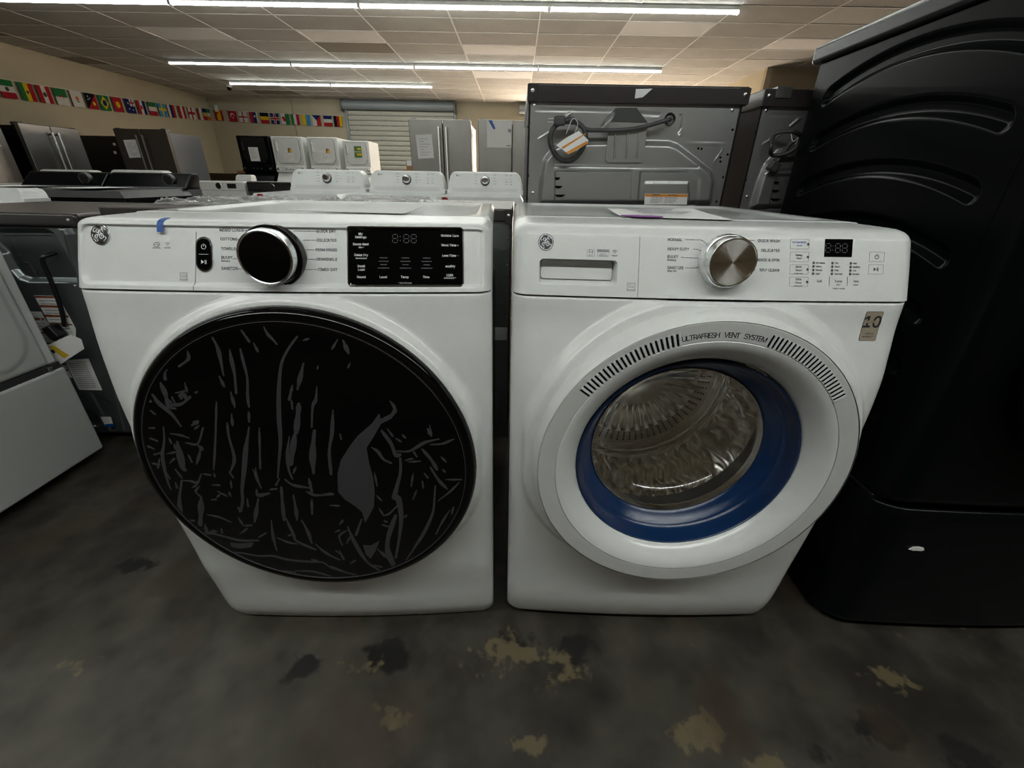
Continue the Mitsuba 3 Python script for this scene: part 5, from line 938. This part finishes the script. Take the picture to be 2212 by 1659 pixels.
FL = [('green, white and red banded flag with a dark emblem', hb('g', 'w', 'r')+[(P_(.5, .5, .12), 'e')]),
      ('green, yellow and red upright striped flag with a dark star', vb('g', 'y', 'r')+[(P_(.5, .5, .09), 'e')]),
      ('red, white and red upright striped flag with a dark emblem', vb('r', 'w', 'r')+[(P_(.5, .5, .14), 'e')]),
      ('half green, half white flag with a red crescent', [(sbox(0, .5, 1, 1), 'g'), (sbox(0, 0, 1, .5), 'w'), (P_(.5, .46, .17).difference(P_(.5, .40, .14)), 'r')]),
      ('white flag with a small orange spot', [(full, 'w'), (P_(.5, .55, .13), 'o'), (sbox(.42, .32, .62, .38), 'g')]),
      ('black and red diagonally parted flag with a yellow bird', [(Polygon([(0, 0), (0, 1), (1, 1)]), 'k'), (Polygon([(0, 0), (1, 0), (1, 1)]), 'r'), (P_(.68, .36, .13), 'y'), (P_(.25, .8, .05), 'w'), (P_(.4, .68, .05), 'w'), (P_(.2, .6, .05), 'w')]),
      ('green flag with a yellow diamond and a blue disc', [(full, 'g'), (Polygon([(.5, .05), (.9, .5), (.5, .95), (.1, .5)]), 'y'), (P_(.5, .5, .2), 'n')]),
      ('red flag with a yellow sun disc', [(full, 'r'), (P_(.5, .5, .22), 'y')]),
      ('dark blue flag with red-white corner and stars', [(full, 'n'), (sbox(.5, .5, 1, 1), 'w'), (sbox(.7, .5, .8, 1), 'r'), (sbox(.5, .7, 1, .8), 'r'), (P_(.3, .7, .07), 'w'), (P_(.3, .3, .06), 'w'), (P_(.7, .25, .06), 'w')]),
      ('red, white and blue upright striped flag with a small shield', vb('r', 'w', 'n')+[(sbox(.36, .38, .58, .64), 'r')]),
      ('green, white and red banded flag without an emblem', hb('g', 'w', 'r')),
      ('light blue flag with a yellow cross', cross('b', 'y', .18, .5, .55)),
      ('white, dark blue and red upright striped flag', vb('w', 'n', 'r')),
      ('dark red and white striped flag with two upright red stripes', vb('r', 'w', 'r')),
      ('white flag with a bold red cross', cross('w', 'r', .2)),
      ('white flag with one red stripe at its left edge', [(full, 'w'), (sbox(0, 0, .35, 1), 'r')]),
      ('dark blue, yellow and red banded flag', hb('n', 'y', 'r')),
      ('green, white and orange banded flag', hb('g', 'w', 'o')),
      ('red and yellow flag with a broad yellow middle', [(full, 'y'), (sbox(0, 0, .25, 1), 'r'), (sbox(.75, 0, 1, 1), 'r'), (P_(.35, .7, .09), 'r')]),
      ('red flag with a white crescent and star', [(full, 'r'), (P_(.48, .56, .24).difference(P_(.5, .48, .19)), 'w'), (P_(.5, .36, .07), 'w')]),
      ('white flag with a thin red cross', cross('w', 'r', .12)),
      ('red, blue and white striped flag with white emblem', [(full, 'w'), (sbox(0, 0, .42, 1), 'r'), (sbox(.42, 0, .8, 1), 'n'), (P_(.62, .62, .12), 'w')]),
      ('black, yellow and red banded flag', hb('k', 'y', 'r')),
      ('dark blue flag with a red cross edged in white', cross('n', 'w', .28)+[(sbox(.43, 0, .57, 1), 'r'), (sbox(0, .43, 1, .57), 'r')]),
      ('white and green flag with a red beast-like blot', [(sbox(0, 0, .5, 1), 'w'), (sbox(.5, 0, 1, 1), 'g'), (P_(.28, .6, .16), 'r'), (P_(.42, .5, .14), 'r'), (sbox(.2, .3, .5, .42), 'r')]),
      ('green, white and red upright striped flag', vb('g', 'w', 'r')),
      ('yellow and light blue half-and-half flag', vb('y', 'b')),
      ('white and red flag with a blue wedge', [(sbox(0, 0, .5, 1), 'w'), (sbox(.5, 0, 1, 1), 'r'), (Polygon([(0, 1), (1, 1), (.5, .5)]), 'n')]),
      ('dark blue, white and red banded flag', hb('n', 'w', 'r')),
      ('black, red and yellow upright striped flag', vb('k', 'r', 'y'))]
def string_z(d): return np.interp(d, [8.0, 8.5, 9.4, 10.36, 11.36, 12.4, 13.4, 14.0], [2.49, 2.498, 2.527, 2.562, 2.615, 2.668, 2.735, 2.785])
def string_zb(x): return np.interp(x, [-8.8, -8.6, -8.0, -7.1, -6.2, -5.3, -4.98], [2.785, 2.768, 2.740, 2.711, 2.688, 2.672, 2.668])
ys = [8.435, 8.775, 9.085, 9.405, 9.730, 10.045, 10.355, 10.690, 11.025, 11.352, 11.685, 12.000, 12.310, 12.690, 13.06, 13.42, 13.655, 13.81]
xs_ = [-8.655, -8.265, -7.975, -7.665, -7.360, -7.072, -6.775, -6.495, -6.185, -5.885, -5.565, -5.275]
wid = {16: .14, 17: .15, 15: .2}
def flag_mesh(spec, w, h):
    vs, fs, cs, o = [], [], [], 0
    for i, (p, c) in enumerate(spec):
        v, f = prism(shapely.affinity.affine_transform(p, [w, 0, 0, h, 0, 0]), .002+.0009*i)
        vs.append(v); fs.append(f+o); o += len(v); cs.append(np.tile(COL[c], (len(v), 1)))
    return (np.vstack(vs), np.vstack(fs)), np.vstack(cs)
for i, (l, spec) in enumerate(FL):
    k = numbered('flag')
    if i < 18:
        w = wid.get(i, .245); (v, f), c = flag_mesh(spec, w, .272); d = ys[i]
        v = v.copy(); v[:, 1] += (string_z(d)-.272-.004)+v[:, 0]*(string_z(d+.3)-string_z(d))/.3
        V, F = facing_x((v, f), LW+.035, d, 0)
    else:
        (v, f), c = flag_mesh(spec, .235, .258); x = xs_[i-18]
        v = v.copy(); v[:, 1] += (string_zb(x)-.258-.004)+v[:, 0]*(string_zb(x+.3)-string_zb(x))/.3
        V, F = facing((v, f), x, BW-.045, 0)
    scene[k] = mikit.ply((V, F), 'flag_print', False, color=c)
    lab(k, l+' on the string of flags', 'flag', 'flags strung along the walls')
st = [(LW+.04, d, string_z(d)+.0025) for d in np.linspace(7.6, 13.93, 40)]+[(x, BW-.045, string_zb(x)+.0025) for x in np.linspace(-8.70, -4.98, 30)]
solo('flag_string', tube(st, .003, 6), 'ink_white', 'thin white string carrying the small flags along the left and back walls', 'string')

# ------------------------------------------------------------------ loose things
def lying(q, z, label, name='paper_sheet', m='paper', lines_=0, curl=.0, bases=None):
    p = Polygon(q); n = 24; x0, y0, x1, y1 = p.bounds
    U, V = np.meshgrid(np.linspace(0, 1, n), np.linspace(0, 1, n)); q = np.array(q)
    X = (1-V)*((1-U)*q[0, 0]+U*q[1, 0])+V*((1-U)*q[3, 0]+U*q[2, 0]); Y = (1-V)*((1-U)*q[0, 1]+U*q[1, 1])+V*((1-U)*q[3, 1]+U*q[2, 1])
    Zt = z+curl*(np.sin(U*5+V*3)*.35+.65)*np.clip(np.hypot(U-.35, V-.35)*1.1, 0, 1)**2
    top = np.stack([X, Y, Zt+.0005], -1); bot = np.stack([X, Y, Zt], -1)
    a, b = grid(top), grid(bot, flip=True)
    k = solo(name, cat(a, b), m, label, 'paper', None, False)
    return k, (X, Y, Zt)
k, (X, Y, Z_) = lying([(.212, .915), (.425, .880), (.462, 1.222), (.236, 1.195)], 1.0225, 'white paper sheet with a purple marker blot lying on the washer top', curl=.006)
pb = shapely.affinity.rotate(shapely.affinity.scale(Point(.255, .925).buffer(1, 10), .042, .024), -14)
part(k, 'marker_blot', flat(prism(pb, .0012), 0, 0, 1.0245), 'purple', False, 'purple marker blot')
part(k, 'print', cat(*[flat(prism(sbox(.27, 1.15-.035*i, .40-.02*(i % 3), 1.156-.035*i), .0010), 0, 0, 1.0275) for i in range(6)]), 'paper_ink', False, kind='stuff')
k, _ = lying([(-.470, .925), (-.225, .895), (-.225, 1.10), (-.445, 1.06)], 1.0215, 'white paper sheet under film lying on the dryer top', curl=.007)
lying([(-3.30, 3.20), (-2.98, 3.20), (-2.98, 3.60), (-3.26, 3.62)], .9895, 'white paper sheet on the lid of the right black top-load washer', curl=.003)
lying([(-4.02, 3.20), (-3.66, 3.20), (-3.62, 3.60), (-3.98, 3.62)], .9895, 'white paper sheet on the lid of the left black top-load washer', curl=.003)
def film(x0, x1, y0, y1, z, amp, label, seed, n=70):
    U, V = np.meshgrid(np.linspace(x0, x1, n), np.linspace(y0, y1, n))
    q = np.stack([U*9, V*9, U*0+seed], -1)
    c = np.abs(meshkit.fbm(q, 4, seed)-.5)*2; c2 = np.abs(meshkit.fbm(q*2.3+5, 3, seed+3)-.5)
    Zm = z+amp*(1-c)**5+amp*.35*c2
    solo('plastic_film', grid(np.stack([U+.012*c2, V+.012*c, Zm], -1)), 'clear_film', label, 'plastic film', None, True)
film(-1.46, -.80, 1.75, 2.24, .9785, .026, 'crumpled clear plastic film on the dark slate top above the left front loader', 3)
film(-.66, -.36, 1.66, 2.05, .9975, .018, 'crumpled clear plastic film on the machine top right behind the dryer', 8)
# brown boxes by the back left corner
solo('cardboard_box', box(-7.5, -5.95, 10.4, 11.0, .01, 1.135, .01), 'wood_dark' if 'wood_dark' in scene else 'cardboard', 'long dark brown crate low against the back left corner', 'crate', None, False)
solo('cardboard_box', box(-6.30, -5.96, 10.45, 10.9, 1.136, 1.20, .006), 'cardboard', 'flat brown cardboard box lying on the long dark crate', 'box', None, False)
